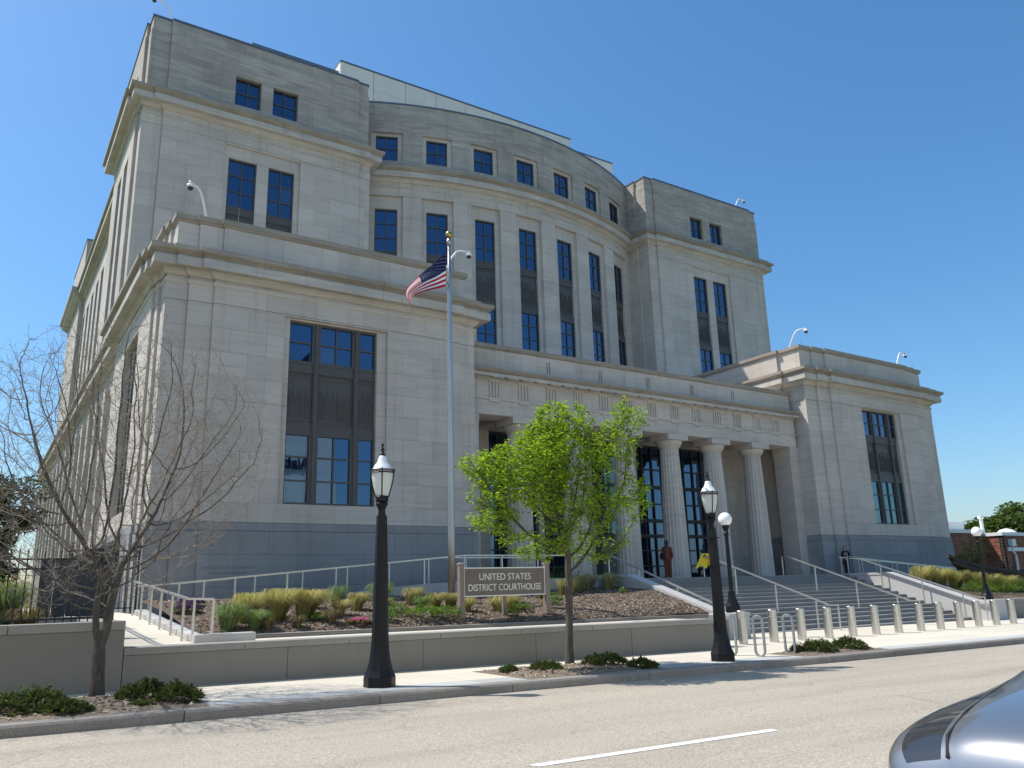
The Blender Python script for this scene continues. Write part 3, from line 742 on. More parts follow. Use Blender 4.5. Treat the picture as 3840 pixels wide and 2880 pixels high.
# near side of the street (behind and below the camera)
strip('sidewalk', -6, 1.3, 0.0, CONC, (-40, 80)); strip('kerb', 1.3, 1.5, 0.0, KERB, (-40, 80))
q = MB()
for (a, c) in ((5.06, 8.70), (-7.1, -3.4), (17.2, 20.9), (29.4, 33.0)):
    q = MB(); q.quad((a, 7.36, gz(a)-0.145), (c, 7.33, gz(c)-0.145), (c+0.02, 7.47, gz(c)-0.145), (a-0.04, 7.5, gz(a)-0.145))
    q.build('lane_dash', PAINT, kind='structure')

# ------------------------------------------------------------------ seat wall and planters in front
def coped_wall(name, label, x0, x1, y0, y1, z0f, z1f, panel=2.75, cop_th=0.13, over=0.03, mat=GRAN_W):
    t = thing(name, label, 'wall', ((x0+x1)/2, y0, gz((x0+x1)/2)))
    n = max(1, round((x1-x0)/panel)); st = (x1-x0)/n
    b = MB(); b.hexa([(x0+0.02, y0+0.03, z0f(x0)), (x1-0.02, y0+0.03, z0f(x1)), (x1-0.02, y1-0.02, z0f(x1)), (x0+0.02, y1-0.02, z0f(x0)),
                      (x0+0.02, y0+0.03, z1f(x0)-cop_th), (x1-0.02, y0+0.03, z1f(x1)-cop_th), (x1-0.02, y1-0.02, z1f(x1)-cop_th), (x0+0.02, y1-0.02, z1f(x0)-cop_th)])
    b.build('wall_core', MORTAR, t)
    for i in range(n):
        a, c = x0+st*i+0.006, x0+st*(i+1)-0.006
        b = MB(); zt = -cop_th-0.008
        b.hexa([(a, y0, z0f(a)), (c, y0, z0f(c)), (c, y1, z0f(c)), (a, y1, z0f(a)), (a, y0, z1f(a)+zt), (c, y0, z1f(c)+zt), (c, y1, z1f(c)+zt), (a, y1, z1f(a)+zt)])
        b.build('wall_panel', mat, t)
    n2 = max(1, round((x1-x0)/(panel*0.8))); st = (x1-x0)/n2
    for i in range(n2):
        a, c = x0+st*i+0.004, x0+st*(i+1)-0.004
        b = MB(); o = over
        b.hexa([(a, y0-o, z1f(a)-cop_th), (c, y0-o, z1f(c)-cop_th), (c, y1+o, z1f(c)-cop_th), (a, y1+o, z1f(a)-cop_th), (a, y0-o, z1f(a)), (c, y0-o, z1f(c)), (c, y1+o, z1f(c)), (a, y1+o, z1f(a))])
        b.build('coping_stone', GRAN_WC, t, bevel=0.008)
    return t
low = lambda x: gz(x)-0.25
coped_wall('seat_wall', 'long low granite seat wall with pale coping along the sidewalk', 2.452, 17.45, 16.62, 17.12, low, lambda x: 0.695-0.0072*(x-2.5))
coped_wall('planter_wall', 'taller granite planter wall behind the bare tree at the left edge', -14, 2.45, 16.62, 17.05, low, lambda x: 1.17, 2.3, 0.16, 0.0)
coped_wall('planter_wall', 'side wall of the left planter beside the gate walk', 1.95, 2.44, 17.06, 20.9, low, lambda x: 1.165, 2.3, 0.15, 0.0)
coped_wall('bed_wall', 'low granite edging wall in front of the mulched bed', 4.75, 20.2, 19.4, 19.72, low, lambda x: 0.70-0.008*(x-5), 2.4, 0.02, 0.0)
# walk behind the seat wall, and the gate walk that climbs towards the building corner
walk = MB(); walk.quad((2.45, 17.1, 0.62), (18.6, 17.1, 0.50), (18.6, 19.45, 0.50), (2.45, 19.45, 0.62))
walk.quad((18.6, 17.1, 0.50), (18.6, 19.45, 0.50), (18.6, 19.45, -0.4), (18.6, 17.1, -0.4))
walk.build('garden_path', CONC, kind='structure')
gw = thing('gate_path', None, None, (3.3, 22, 0), kind='structure')
prof = [(17.3, 0.628), (18.5, 0.65), (25.6, 1.12), (31.0, 1.17), (60, 1.17)]
ys = [17.3, 18.5, 20.3, 22.1, 23.9, 25.6, 27.4, 29.2, 31.0, 34, 40, 60]
def gwz(y):
    for (a, za), (b_, zb_) in zip(prof[:-1], prof[1:]):
        if y <= b_: return za+(zb_-za)*(y-a)/(b_-a)
    return 1.17
for a, c in zip(ys[:-1], ys[1:]):
    b = MB(); b.hexa([(2.44, a+0.005, 0), (3.95, a+0.005, 0), (3.95, c-0.005, 0), (2.44, c-0.005, 0), (2.44, a+0.005, gwz(a)+0.004), (3.95, a+0.005, gwz(a)+0.004), (3.95, c-0.005, gwz(c)+0.004), (2.44, c-0.005, gwz(c)+0.004)])
    b.build('paving_slab', CONC, gw)
# edging beside the gate walk
ek = thing('path_edging', 'pale granite edging stones beside the sloping gate walk', 'edging', (4.1, 21, 0.7))
for a, c in ((18.4, 20.2), (20.2, 22.0), (22.0, 23.8), (23.8, 25.6)):
    b = MB(); b.hexa([(3.96, a+0.006, 0.3), (4.26, a+0.006, 0.3), (4.26, c-0.006, 0.3), (3.96, c-0.006, 0.3), (3.96, a+0.006, gwz(a)+0.13), (4.26, a+0.006, gwz(a)+0.13), (4.26, c-0.006, gwz(c)+0.13), (3.96, c-0.006, gwz(c)+0.13)])
    b.build('edging_stone', GRAN_C, ek, bevel=0.01)
b = MB(); b.box(3.96, 5.2, 18.0, 18.395, 0.4, 0.80); b.build('edging_stone', GRAN_C, ek, bevel=0.01)

# ------------------------------------------------------------------ mulched bed
def bed_z(x, y):
    t = [(19.5, 0.62), (19.9, 0.80), (23, 1.22), (26, 1.44), (27.5, 1.5)]
    z = t[-1][1]
    for (a, za), (b_, zb_) in zip(t[:-1], t[1:]):
        if y <= b_: z = za+(zb_-za)*(max(y, a)-a)/(b_-a); break
    r = max(0, (x-14.5)/7.5); z += 0.10*r*r*max(0, min(1, (y-20)/4))
    if x > 20.3: z = min(z, max(0.45, min(1.98, 0.57+(y-20.5)*0.3065))-0.10-0.02*(21.8-x))
    return z+0.035*mnoise.noise((x*1.1, y*1.1, 3))
def mulch_mat():
    mt, nt, b = nodes('bark_mulch'); b.inputs['Roughness'].default_value = 0.95; b.inputs['Specular IOR Level'].default_value = 0.15
    v = tex(nt, 'ShaderNodeTexVoronoi', 26, (1, 1.7, 1)); n = tex(nt, 'ShaderNodeTexNoise', 60, None, Detail=4.0)
    col = ramp(nt, v.outputs['Color'], [(0.1, (0.06, 0.042, 0.03)), (0.5, (0.17, 0.125, 0.092)), (0.8, (0.30, 0.235, 0.18)), (1.0, (0.46, 0.39, 0.32))])
    col = mixc(nt, 0.5, col, ramp(nt, n.outputs[0], [(0.35, (0.06, 0.042, 0.03)), (0.65, (0.25, 0.19, 0.145))]))
    L(nt, col, b.inputs['Base Color']); bump(nt, b, v.outputs['Distance'], 0.9, 0.04)
    return mt
MULCH = mulch_mat()
CHIP = M('bark_chip', (0.30, 0.235, 0.18), 0.9, 0, 0.2, 30, rv=0.75)
def height_sheet(name, x0, x1, y0, y1, fn, nx, ny, mat, kind='structure', edge=None):
    b = MB(); P = [[(x0+(x1-x0)*i/nx, y0+(y1-y0)*j/ny) for i in range(nx+1)] for j in range(ny+1)]
    b.v = [(p[0], p[1], fn(*p)) for r in P for p in r]
    for j in range(ny):
        for i in range(nx): a = j*(nx+1)+i; b.f.append((a, a+1, a+nx+2, a+nx+1)); b.m.append(0)
    return b.build(name, mat, None, kind=kind, smooth=True)
height_sheet('mulch_bed', 4.27, 21.9, 19.5, 27.0, bed_z, 110, 48, MULCH)
def chips(name, n, region, fn, s=(0.02, 0.055)):
    b = MB()
    for i in range(n):
        x, y = region(); z = fn(x, y); l = rng.uniform(*s); w = l*rng.uniform(0.25, 0.5); a = rng.uniform(0, 6.28); t = rng.uniform(-0.5, 0.5)
        d = Vector((math.cos(a)*math.cos(t), math.sin(a)*math.cos(t), math.sin(t)))*l; e = Vector((-math.sin(a), math.cos(a), rng.uniform(-0.4, 0.4)))*w
        p = Vector((x, y, z+0.012)); b.quad(p-d-e, p+d-e*0.6, p+d*0.9+e, p-d*0.8+e)
    return b.build(name, CHIP, None, kind='stuff', label='loose brown bark chips over the planting beds', cat='mulch')
chips('bark_chips', 14000, lambda: (rng.uniform(4.4, 21.8), 19.55+7.2*rng.random()**1.5), bed_z)

# ------------------------------------------------------------------ entrance stair
ST = thing('entrance_stair', 'broad grey granite stair climbing to the portico', 'stair', (30.6, 21.0, gz(30)))
XL, XR = 22.2, 39.1
b = MB(); b.box(XL-0.2, XR+0.1, 27.45, 34.6, 0.4, FL-0.012); b.build('landing_base', MORTAR, ST)
n = 7; st_ = (XR+1.6-XL+0.5)/n
for i in range(n):
    for (a, c) in ((27.2, 29.4), (29.4, 31.7), (31.7, 34.0)):
        b = MB(); b.box(XL-0.5+st_*i+0.004, XL-0.5+st_*(i+1)-0.004, a+0.003, c-0.003, FL-0.15, FL); b.build('landing_slab', GRAN_S, ST)
for k in range(1, 15):
    zt = FL-0.152*k; yf = 27.2-0.435*k
    s = MB(); s.box(XL, XR, yf+0.435, yf+0.5, zt-0.6, zt-0.01)
    m_ = 6
    for j in range(m_):
        o = (k % 2)*0.5
        xa = XL+(XR-XL)*max(0, (j-o))/m_*1.0; xb = XL+(XR-XL)*min(m_, (j+1-o) if j < m_-1 else m_)/m_
        if xb-xa < 0.1: continue
        s.hexa([(xa+0.003, yf+0.025, zt-0.155), (xb-0.003, yf+0.025, zt-0.155), (xb-0.003, yf+0.44, zt-0.155), (xa+0.003, yf+0.44, zt-0.155),
                (xa+0.003, yf+0.025, zt-0.04), (xb-0.003, yf+0.025, zt-0.04), (xb-0.003, yf+0.44, zt-0.04), (xa+0.003, yf+0.44, zt-0.04)])
        s.box(xa+0.003, xb-0.003, yf, yf+0.44, zt-0.0399, zt)
    s.build('step', GRAN_S, ST)
def cheek(x0, x1, ytop, zt, yb, zb_, yend, yland, mat=GRAN_C):
    pts = [(yend, -0.6), (yend, zb_), (yb, zb_), (ytop, zt), (yland, zt), (yland, -0.6)]
    b = MB(); b.loft([[(x0, y, z-0.13 if z > 0 else z) for y, z in pts], [(x1, y, z-0.13 if z > 0 else z) for y, z in pts]]); w = b.build('cheek_wall', mat, ST)
    L3 = [(yend-0.02, zb_), (yb, zb_), (ytop, zt), (yland, zt)]
    for (ya, za), (yb2, zb2) in zip(L3[:-1], L3[1:]):
        n_ = max(1, round(abs(yb2-ya)/1.4))
        for i in range(n_):
            f0, f1 = i/n_, (i+1)/n_; y0, y1 = ya+(yb2-ya)*f0+0.003, ya+(yb2-ya)*f1-0.003; z0, z1 = za+(zb2-za)*f0, za+(zb2-za)*f1
            b = MB(); b.hexa([(x0-0.03, y0, z0-0.125), (x1+0.03, y0, z0-0.125), (x1+0.03, y1, z1-0.125), (x0-0.03, y1, z1-0.125), (x0-0.03, y0, z0), (x1+0.03, y0, z0), (x1+0.03, y1, z1), (x0-0.03, y1, z1)])
            b.build('coping_stone', GRAN_C, w)
cheek(21.75, 22.19, 25.1, 1.98, 20.5, 0.57, 19.45, 27.3)
cheek(39.11, 39.75, 25.1, 1.86, 20.75, 0.40, 20.2, 27.6)
b = MB(); b.box(19.9, 21.74, 19.42, 20.4, -0.6, 0.55); b.build('end_block', GRAN_C, ST, bevel=0.01)
b = MB(); b.box(39.76, 40.6, 20.2, 21.4, -0.7, 0.46); b.build('end_block', GRAN_C, ST, bevel=0.01)
def stair_rail(x, label, zoff=0.0, wall=False):
    t = thing('stair_handrail', label, 'handrail', (x, 20.2, gz(x)), 'steel handrails on the stair')
    b = MB(); W_, H_ = 0.085, 0.05
    p = [(x, 27.05, 2.72), (x, 26.72, 2.72), (x, 20.6, 0.60), (x, 20.2, 0.60)]
    for a, c in zip(p[:-1], p[1:]): b.rbar(a, c, W_, H_)
    b.build('top_rail', STEEL_R, t)
    def stepz(y):
        k = math.ceil((27.2-y)/0.435); return FL-0.152*max(0, min(14, k))
    for y in (27.05, 25.2, 23.1, 21.2, 20.22):
        zt = 2.70 if y > 26.72 else (0.58 if y < 20.6 else 2.72-(26.72-y)*(2.12/6.12)-0.02)
        zb_ = FL if y > 27 else (gz(x) if y < 21.0 else stepz(y))
        b = MB(); b.box(x-0.022, x+0.022, y-0.022, y+0.022, zb_, zt); b.build('post', STEEL_R, t)
    return t
stair_rail(22.5, 'steel handrail on the left edge of the stair beside the mulched bank')
stair_rail(28.1, 'steel stair handrail with the yellow caution sign hung on its top end')
stair_rail(33.6, 'steel stair handrail between the yellow sign rail and the right stair wall')
stair_rail(38.85, 'steel handrail along the right stair wall in front of the woman in black')

# ------------------------------------------------------------------ ramp with railings along the left wing
RP = thing('access_ramp', 'sloping access ramp with steel railings along the left wing', 'ramp', (10, 26, 1.0))
def rz(x): return max(1.0, min(1.83, 1.0+(x-4.9)*0.083))
b = MB()
for a, c in ((3.96, 4.9), (4.9, 14.9), (14.9, 21.74)):
    b.hexa([(a, 26.2, 0.3), (c, 26.2, 0.3), (c, 28.9, 0.3), (a, 28.9, 0.3), (a, 26.2, rz(a)), (c, 26.2, rz(c)), (c, 28.9, rz(c)), (a, 28.9, rz(a))])
b.build('ramp_slab', CONC, RP)
for i in range(9):
    a = 3.98+1.97*i; c = a+1.965
    b = MB(); b.hexa([(a, 25.95, 0.5), (c, 25.95, 0.5), (c, 26.195, 0.5), (a, 26.195, 0.5), (a, 25.95, rz(a)+0.06), (c, 25.95, rz(c)+0.06), (c, 26.195, rz(c)+0.06), (a, 26.195, rz(a)+0.06)]); b.build('edging_stone', GRAN_C, RP)
for y, nm, xs in ((26.07, 'ramp_railing', [5.2+1.62*i for i in range(10)]), (27.9, 'ramp_railing', [4.7+1.62*i for i in range(10)])):
    b = MB(); x0, x1 = xs[0], xs[-1]
    pts = [(x0-0.35, y, rz(x0)+0.93)]+[(x, y, rz(x)+0.93) for x in (x0, 14.9, x1+0.5) if x >= x0]
    for a, c in zip(pts[:-1], pts[1:]): b.rbar(a, c, 0.055, 0.045)
    rl = b.build('railing', STEEL_R, RP)
    for x in xs:
        b = MB(); b.box(x-0.022, x+0.022, y-0.022, y+0.022, rz(x)-0.05, rz(x)+0.91); b.build('post', STEEL_R, rl)
# railing on the sloping gate walk
GR = thing('path_railing', 'steel railing descending beside the gate walk left of the flower bed', 'railing', (3.85, 18.5, 0.65))
b = MB(); p = [(3.85, 25.3, 2.02), (3.85, 25.0, 2.0), (3.85, 18.35, 1.52), (4.35, 18.25, 1.50)]
for a, c in zip(p[:-1], p[1:]): b.rbar(a, c, 0.06, 0.045)
b.build('top_rail', STEEL_R, GR)
for x, y in ((4.35, 18.25), (3.98, 18.32), (3.85, 18.7), (3.85, 19.9), (3.85, 21.2), (3.85, 22.5), (3.85, 23.9), (3.85, 25.2)):
    b = MB(); b.box(x-0.022, x+0.022, y-0.022, y+0.022, gwz(y)-0.02, 1.5 if y < 18.4 else 1.5+(y-18.35)*0.0722); b.build('post', STEEL_R, GR)
# ramp railing at the right of the stair
RR = thing('side_ramp_railing', 'dark steel ramp railing along the right wing behind the stair wall', 'railing', (45, 28.5, 1.8))
for y, z0 in ((28.9, 0.0), (27.6, -0.12)):
    b = MB(); b.rbar((40.7, y, 2.78+z0), (52.5, y, 2.02+z0), 0.05, 0.045); rl = b.build('railing', STEEL_R, RR)
    for i in range(8):
        x = 40.9+1.62*i; z = 2.78+z0-(x-40.7)*0.0644
        b = MB(); b.box(x-0.022, x+0.022, y-0.022, y+0.022, z-1.2, z-0.02); b.build('post', STEEL_R, rl)
rb = MB(); rb.hexa([(39.76, 27.4, -0.8), (54, 27.4, -0.8), (54, 29.4, -0.8), (39.76, 29.4, -0.8), (39.76, 27.4, 1.83), (54, 27.4, 0.9), (54, 29.4, 0.9), (39.76, 29.4, 1.83)])
rb.build('side_ramp', CONC, kind='structure')
# planted ground right of the stair and left behind the fence
def rbed(x, y):
    return 0.40+min(1.0, max(0, (y-20.8)/6.4))*(1.10-max(0, x-41)*0.06) if x < 60 else 0.3
height_sheet('planting_bed', 39.76, 60, 21.0, 27.4, rbed, 40, 14, MULCH)
coped_wall('planter_wall', 'grey granite planter wall behind the last bollards', 40.6, 58, 20.6, 20.95, low, lambda x: 0.44, 2.6, 0.12, 0.02)
height_sheet('planter_soil', -14, 1.95, 17.0, 29.0, lambda x, y: 1.02+0.02*mnoise.noise((x, y, 0))+max(0, y-19)*0.01, 40, 24, MULCH)
height_sheet('side_lawn', -40, 4.5, 29.0, 120, lambda x, y: 1.1, 10, 10, GRASSG)
# ------------------------------------------------------------------ street lamps
def oct_prof(mb, cx, cy, prof, n=8): mb.lathe(cx, cy, prof, n, math.pi/n)
def lens_mat():
    mt, nt, b = nodes('lamp_lens'); b.inputs['Base Color'].default_value = (0.80, 0.82, 0.80, 1); b.inputs['Roughness'].default_value = 0.25
    b.inputs['Transmission Weight'].default_value = 0.35; b.inputs['IOR'].default_value = 1.2
    n = tex(nt, 'ShaderNodeTexWave', 14, (0, 0, 1)); bump(nt, b, n.outputs[0], 0.4, 0.01)
    return mt
LENS = lens_mat()
CAPL = M('frosted_lamp_cap', (0.72, 0.74, 0.74), 0.25, 0, 0.12, 14)
def street_lamp(x, y, label):
    z = gz(x); t = thing('street_lamp', label, 'street lamp', (x, y, z), 'black octagonal street lamps along the kerb')
    b = MB(); oct_prof(b, x, y, [(0.285, z), (0.285, z+0.17), (0.275, z+0.19)]); b.build('base', BLACK, t)
    b = MB(); oct_prof(b, x, y, [(0.275, z+0.19), (0.235, z+0.28), (0.195, z+0.42), (0.168, z+0.60), (0.155, z+0.78), (0.143, z+1.2), (0.100, z+3.02)]); b.build('post', BLACK, t)
    b = MB(); b.lathe(x, y, [(0.0792, z+3.021), (0.0675, z+3.076), (0.0675, z+3.132), (0.0900, z+3.187), (0.1125, z+3.225), (0.1170, z+3.252), (0.0990, z+3.276), (0.1215, z+3.290), (0.1215, z+3.373), (0.1080, z+3.392)], 20); b.build('collar', BLACK, t, smooth=True, angle=0.6)
    b = MB(); b.lathe(x, y, [(0.1125, z+3.393), (0.1350, z+3.466), (0.1665, z+3.578), (0.1908, z+3.708), (0.2025, z+3.820), (0.2025, z+3.857)], 28); b.build('lamp_lens', LENS, t, smooth=True)
    b = MB(); b.lathe(x, y, [(0.0450, z+3.395), (0.0450, z+3.634), (0.0270, z+3.652)], 12); b.build('bulb', GLOBE, t, smooth=True)
    b = MB(); b.lathe(x, y, [(0.2124, z+3.858), (0.2088, z+3.885), (0.1710, z+3.922), (0.1485, z+3.978), (0.1035, z+4.024), (0.0855, z+4.080), (0.0630, z+4.145), (0.0450, z+4.164)], 28); b.build('lamp_cap', CAPL, t, smooth=True)
    b = MB(); b.lathe(x, y, [(0.0540, z+4.159), (0.0585, z+4.183), (0.0270, z+4.210), (0.0198, z+4.248), (0.0360, z+4.276), (0.0198, z+4.303), (0.0162, z+4.341), (0.0270, z+4.369), (0.0036, z+4.415)], 14); b.build('finial', BLACK, t, smooth=True)
    b = MB()
    for zz in (z+3.824, z+3.880): b.tube([(x+0.2187*math.cos(a), y+0.2187*math.sin(a), zz) for a in np.linspace(0, 2*math.pi, 33)], 0.009, 5, False)
    for k in range(24):
        a0, a1 = 2*math.pi*k/24, 2*math.pi*(k+1)/24
        for s0, s1 in ((z+3.824, z+3.880), (z+3.880, z+3.824)): b.tube([(x+0.2187*math.cos(a0), y+0.2187*math.sin(a0), s0), (x+0.2187*math.cos(a1), y+0.2187*math.sin(a1), s1)], 0.005, 4)
    b.build('lattice_ring', BLACK, t)
    for k in range(4):
        a = math.pi/4+math.pi/2*k+0.35
        b = MB(); b.tube([(x+r*math.cos(a), y+r*math.sin(a), zz) for r, zz in ((0.1215, z+3.373), (0.1485, z+3.466), (0.1800, z+3.578), (0.2052, z+3.708), (0.2196, z+3.838), (0.2358, z+3.904))], 0.011, 6); b.build('cage_arm', BLACK, t)
    return t
L1 = street_lamp(6.33, 14.15, 'tall black octagonal street lamp left of the courthouse sign')
L2 = street_lamp(14.77, 13.85, 'tall black octagonal street lamp beside the bicycle racks')
b = MB(); b.box(14.72, 14.82, 13.69, 13.70, 0, 0.01)
for zz in (1.95, 2.6):
    q = MB(); q.lathe(14.77, 13.85, [(0.165, zz-0.012), (0.165, zz+0.012)], 16); q.build('strap', BLACK, L2)
def globe_lamp(x, y, z, label):
    t = thing('globe_lamp', label, 'lamp', (x, y, z), 'black posts with white globes beside the stair')
    b = MB(); oct_prof(b, x, y, [(0.255, z), (0.255, z+0.19), (0.245, z+0.20)]); b.build('base', BLACK, t)
    b = MB(); oct_prof(b, x, y, [(0.245, z+0.20), (0.20, z+0.29), (0.15, z+0.44), (0.125, z+0.58), (0.12, z+0.68)]); b.build('base_bell', BLACK, t)
    b = MB(); b.lathe(x, y, [(0.105, z+0.681), (0.075, z+0.70), (0.072, z+1.6), (0.062, z+2.55), (0.085, z+2.58), (0.085, z+2.66), (0.06, z+2.70), (0.10, z+2.82), (0.125, z+2.88), (0.125, z+2.93)], 18); b.build('post', BLACK, t, smooth=True, angle=0.5)
    b = MB(); b.ball((x, y, z+3.13), 0.238, 24); b.build('globe', GLOBE, t, smooth=True)
    return t
globe_lamp(21.92, 19.9, 0.574, 'black globe lamp standing at the left foot of the stair')
globe_lamp(40.1, 20.75, 0.462, 'black globe lamp on the wall end right of the stair')

# ------------------------------------------------------------------ flagpole, flag
FX, FY = 12.7, 23.0
t = thing('flagpole', 'tall aluminium flagpole with gold ball standing in the mulched bed', 'flagpole', (FX, FY, 1.15))
b = MB(); b.lathe(FX, FY, [(0.115, 1.12), (0.115, 3.2), (0.11, 5.2), (0.102, 7.4), (0.085, 10), (0.07, 12.0), (0.055, 13.25)], 20); b.build('pole', ALU, t, smooth=True)
b = MB(); b.lathe(FX, FY, [(0.21, 1.12), (0.20, 1.22), (0.14, 1.27)], 20); b.build('base_collar', ALU, t, smooth=True)
b = MB(); b.lathe(FX, FY, [(0.085, 13.25), (0.085, 13.45), (0.05, 13.47), (0.03, 13.53)], 14); b.build('truck', ALU, t, smooth=True)
b = MB(); b.ball((FX, FY, 13.64), 0.125, 20); b.build('ball', GOLD, t, smooth=True)
b = MB(); b.tube([(FX-0.08, FY-0.08, 13.3), (FX-0.11, FY-0.12, 12.7), (FX-0.12, FY-0.13, 11.2), (FX-0.15, FY-0.15, 2.6)], 0.008, 5); b.build('halyard', M('rope', (0.35, 0.33, 0.30), 0.9), t)
for zz in (5.2, 7.4):
    b = MB(); b.lathe(FX, FY, [(0.117, zz-0.02), (0.117, zz+0.02)], 20); b.build('joint_ring', ALU, t)
def cloth(name, base, tr=0.35):
    mt = bpy.data.materials.new(name); mt.use_nodes = True; nt = mt.node_tree; b_ = nt.nodes['Principled BSDF']; b_.inputs['Roughness'].default_value = 0.8; b_.inputs['Specular IOR Level'].default_value = 0.2
    n_ = tex(nt, 'ShaderNodeTexNoise', 60, None, Detail=2.0); col = ramp(nt, n_.outputs[0], [(0.3, sc(base, 0.92)), (0.7, sc(base, 1.08))]); L(nt, col, b_.inputs['Base Color'])
    t_ = nt.nodes.new('ShaderNodeBsdfTranslucent'); L(nt, col, t_.inputs[0]); x_ = nt.nodes.new('ShaderNodeMixShader'); x_.inputs[0].default_value = tr
    L(nt, b_.outputs[0], x_.inputs[1]); L(nt, t_.outputs[0], x_.inputs[2]); L(nt, x_.outputs[0], nt.nodes['Material Output'].inputs[0]); return mt
FRED = cloth('flag_red', (0.50, 0.008, 0.022)); FWH = cloth('flag_white', (0.80, 0.79, 0.80)); FBL = cloth('flag_blue', (0.010, 0.014, 0.065), 0.2)
F0 = Vector((FX-0.13, FY-0.11, 12.95))
hd = rt.copy(); hd.z = 0; hd.normalize(); fdn = Vector((fw.x, fw.y, 0)).normalized()
hd = (Vector((1, 0, 0))*0.9+Vector((0, -0.3, 0))).normalized(); nd = Vector((0.3, 1, 0)).normalized()
tops = [(0, 0), (-0.34, -0.36), (-0.70, -0.68), (-1.02, -1.05), (-1.24, -1.38), (-1.25, -1.66), (-1.12, -1.80)]
bots = [(-0.06, -1.15), (-0.32, -1.25), (-0.62, -1.36), (-0.88, -1.46), (-1.04, -1.54), (-1.08, -1.72), (-1.05, -1.86)]
def cr(P, s):
    s *= len(P)-1; i = min(int(s), len(P)-2); f = s-i
    a, b_, c, d = P[max(0, i-1)], P[i], P[i+1], P[min(len(P)-1, i+2)]
    return tuple(0.5*((2*b_[k])+(c[k]-a[k])*f+(2*a[k]-5*b_[k]+4*c[k]-d[k])*f*f+(3*b_[k]-a[k]-3*c[k]+d[k])*f**3) for k in range(2))
def flagpt(u, v):   # u along fly, v from top to bottom
    a = cr(tops, u); c = cr(bots, u); h = 1.14*(a[0]+(c[0]-a[0])*v); z = 1.14*(a[1]+(c[1]-a[1])*v)
    dep = (0.05+0.16*u)*math.sin(5.2*u+2.6*v+0.4)+0.10*u*math.sin(9*v+3*u)+(0.10*max(0, u-0.7)*math.sin(22*v))
    return F0+hd*h+nd*dep+Vector((0, 0, z))
NU, NV = 52, 52
b = MB()
b.v = [tuple(flagpt(i/NU, j/NV)) for j in range(NV+1) for i in range(NU+1)]
for j in range(NV):
    for i in range(NU):
        a = j*(NU+1)+i; b.f.append((a, a+1, a+NU+2, a+NU+1)); s = j*13//NV
        b.m.append(2 if (i/NU < 0.4 and s < 7) else (0 if s % 2 == 0 else 1))
fl = b.build('flag', [FRED, FWH, FBL], None, 'red white and blue striped flag hanging from the flagpole', 'flag', smooth=True, org=tuple(F0))
b = MB()
for r in range(9):
    for c in range(6 if r % 2 == 0 else 5):
        u = (0.4/12)*(1+2*c+(0 if r % 2 == 0 else 1)); v = (7/13)*(r+1)/10
        P = []
        for k in range(10):
            a = math.pi*2*k/10; rr = (0.0165, 0.0072)[k % 2]
            P.append((u+rr*math.sin(a)*0.62, v-rr*math.cos(a)))
        for sgn in (-1, 1): b.quad(*[flagpt(max(0, p), max(0, q))+nd*sgn*0.006 for p, q in P])
b.build('stars', FWH, fl)
b = MB(); b.tube([F0+Vector((0.02, 0, 0.05)), F0+Vector((0.13, 0.08, 0.09))], 0.012, 5); b.tube([F0+hd*-0.06+Vector((0.03, 0, -1.15)), F0+hd*0.02+Vector((0.02, 0, -1.25)), F0+hd*0.0+Vector((0, 0, -1.42))], 0.018, 5); b.build('clip', GREYD, fl)

# ------------------------------------------------------------------ courthouse sign
SB = M('sign_brown', (0.150, 0.118, 0.098), 0.55, 0, 0.05); SPOST = M('sign_post_brown', (0.215, 0.165, 0.135), 0.6, 0, 0.06); SCR = M('sign_cream', (0.72, 0.70, 0.63), 0.5, 0, 0.03)
t = thing('courthouse_sign', 'brown sign panel on two posts reading United States District Courthouse', 'sign', (12.8, 20, 0.75))
for x in (11.33, 14.22):
    b = MB(); b.box(x-0.085, x+0.085, 19.91, 20.09, 0.5, 1.25); p_ = b.build('post', SPOST, t)
    b = MB(); b.box(x-0.07, x+0.07, 19.925, 20.075, 1.2501, 2.22); b.box(x-0.085, x+0.085, 19.91, 20.09, 2.2201, 2.25)
    b.loft([[(x-0.085, 19.91, 2.2501), (x+0.085, 19.91, 2.2501), (x+0.085, 20.09, 2.2501), (x-0.085, 20.09, 2.2501)], [(x-0.03, 19.97, 2.285), (x+0.03, 19.97, 2.285), (x+0.03, 20.03, 2.285), (x-0.03, 20.03, 2.285)]]); b.build('post_cap', SPOST, p_)
b = MB(); b.box(11.40, 14.15, 19.97, 20.03, 1.36, 2.14); b.build('sign_panel', SB, t)
b = MB()
for bx in ((11.40, 14.15, 1.355, 1.385), (11.40, 14.15, 2.115, 2.145), (11.40, 11.43, 1.3851, 2.1149), (14.12, 14.15, 1.3851, 2.1149)): b.box(bx[0], bx[1], 19.955, 20.045, bx[2], bx[3])
b.build('sign_border', SCR, t)
b = MB(); b.box(12.72, 12.84, 20.04, 20.12, 0.6, 1.35); b.build('support_leg', SPOST, t)
text_mesh('UNITED STATES', 0.262, fmap(19.97), 12.775, 1.80, 0.004, 0.006, SCR, t, 'lettering', squash=0.94)
text_mesh('DISTRICT COURTHOUSE', 0.262, fmap(19.97), 12.775, 1.51, 0.004, 0.006, SCR, t, 'lettering', squash=0.845)

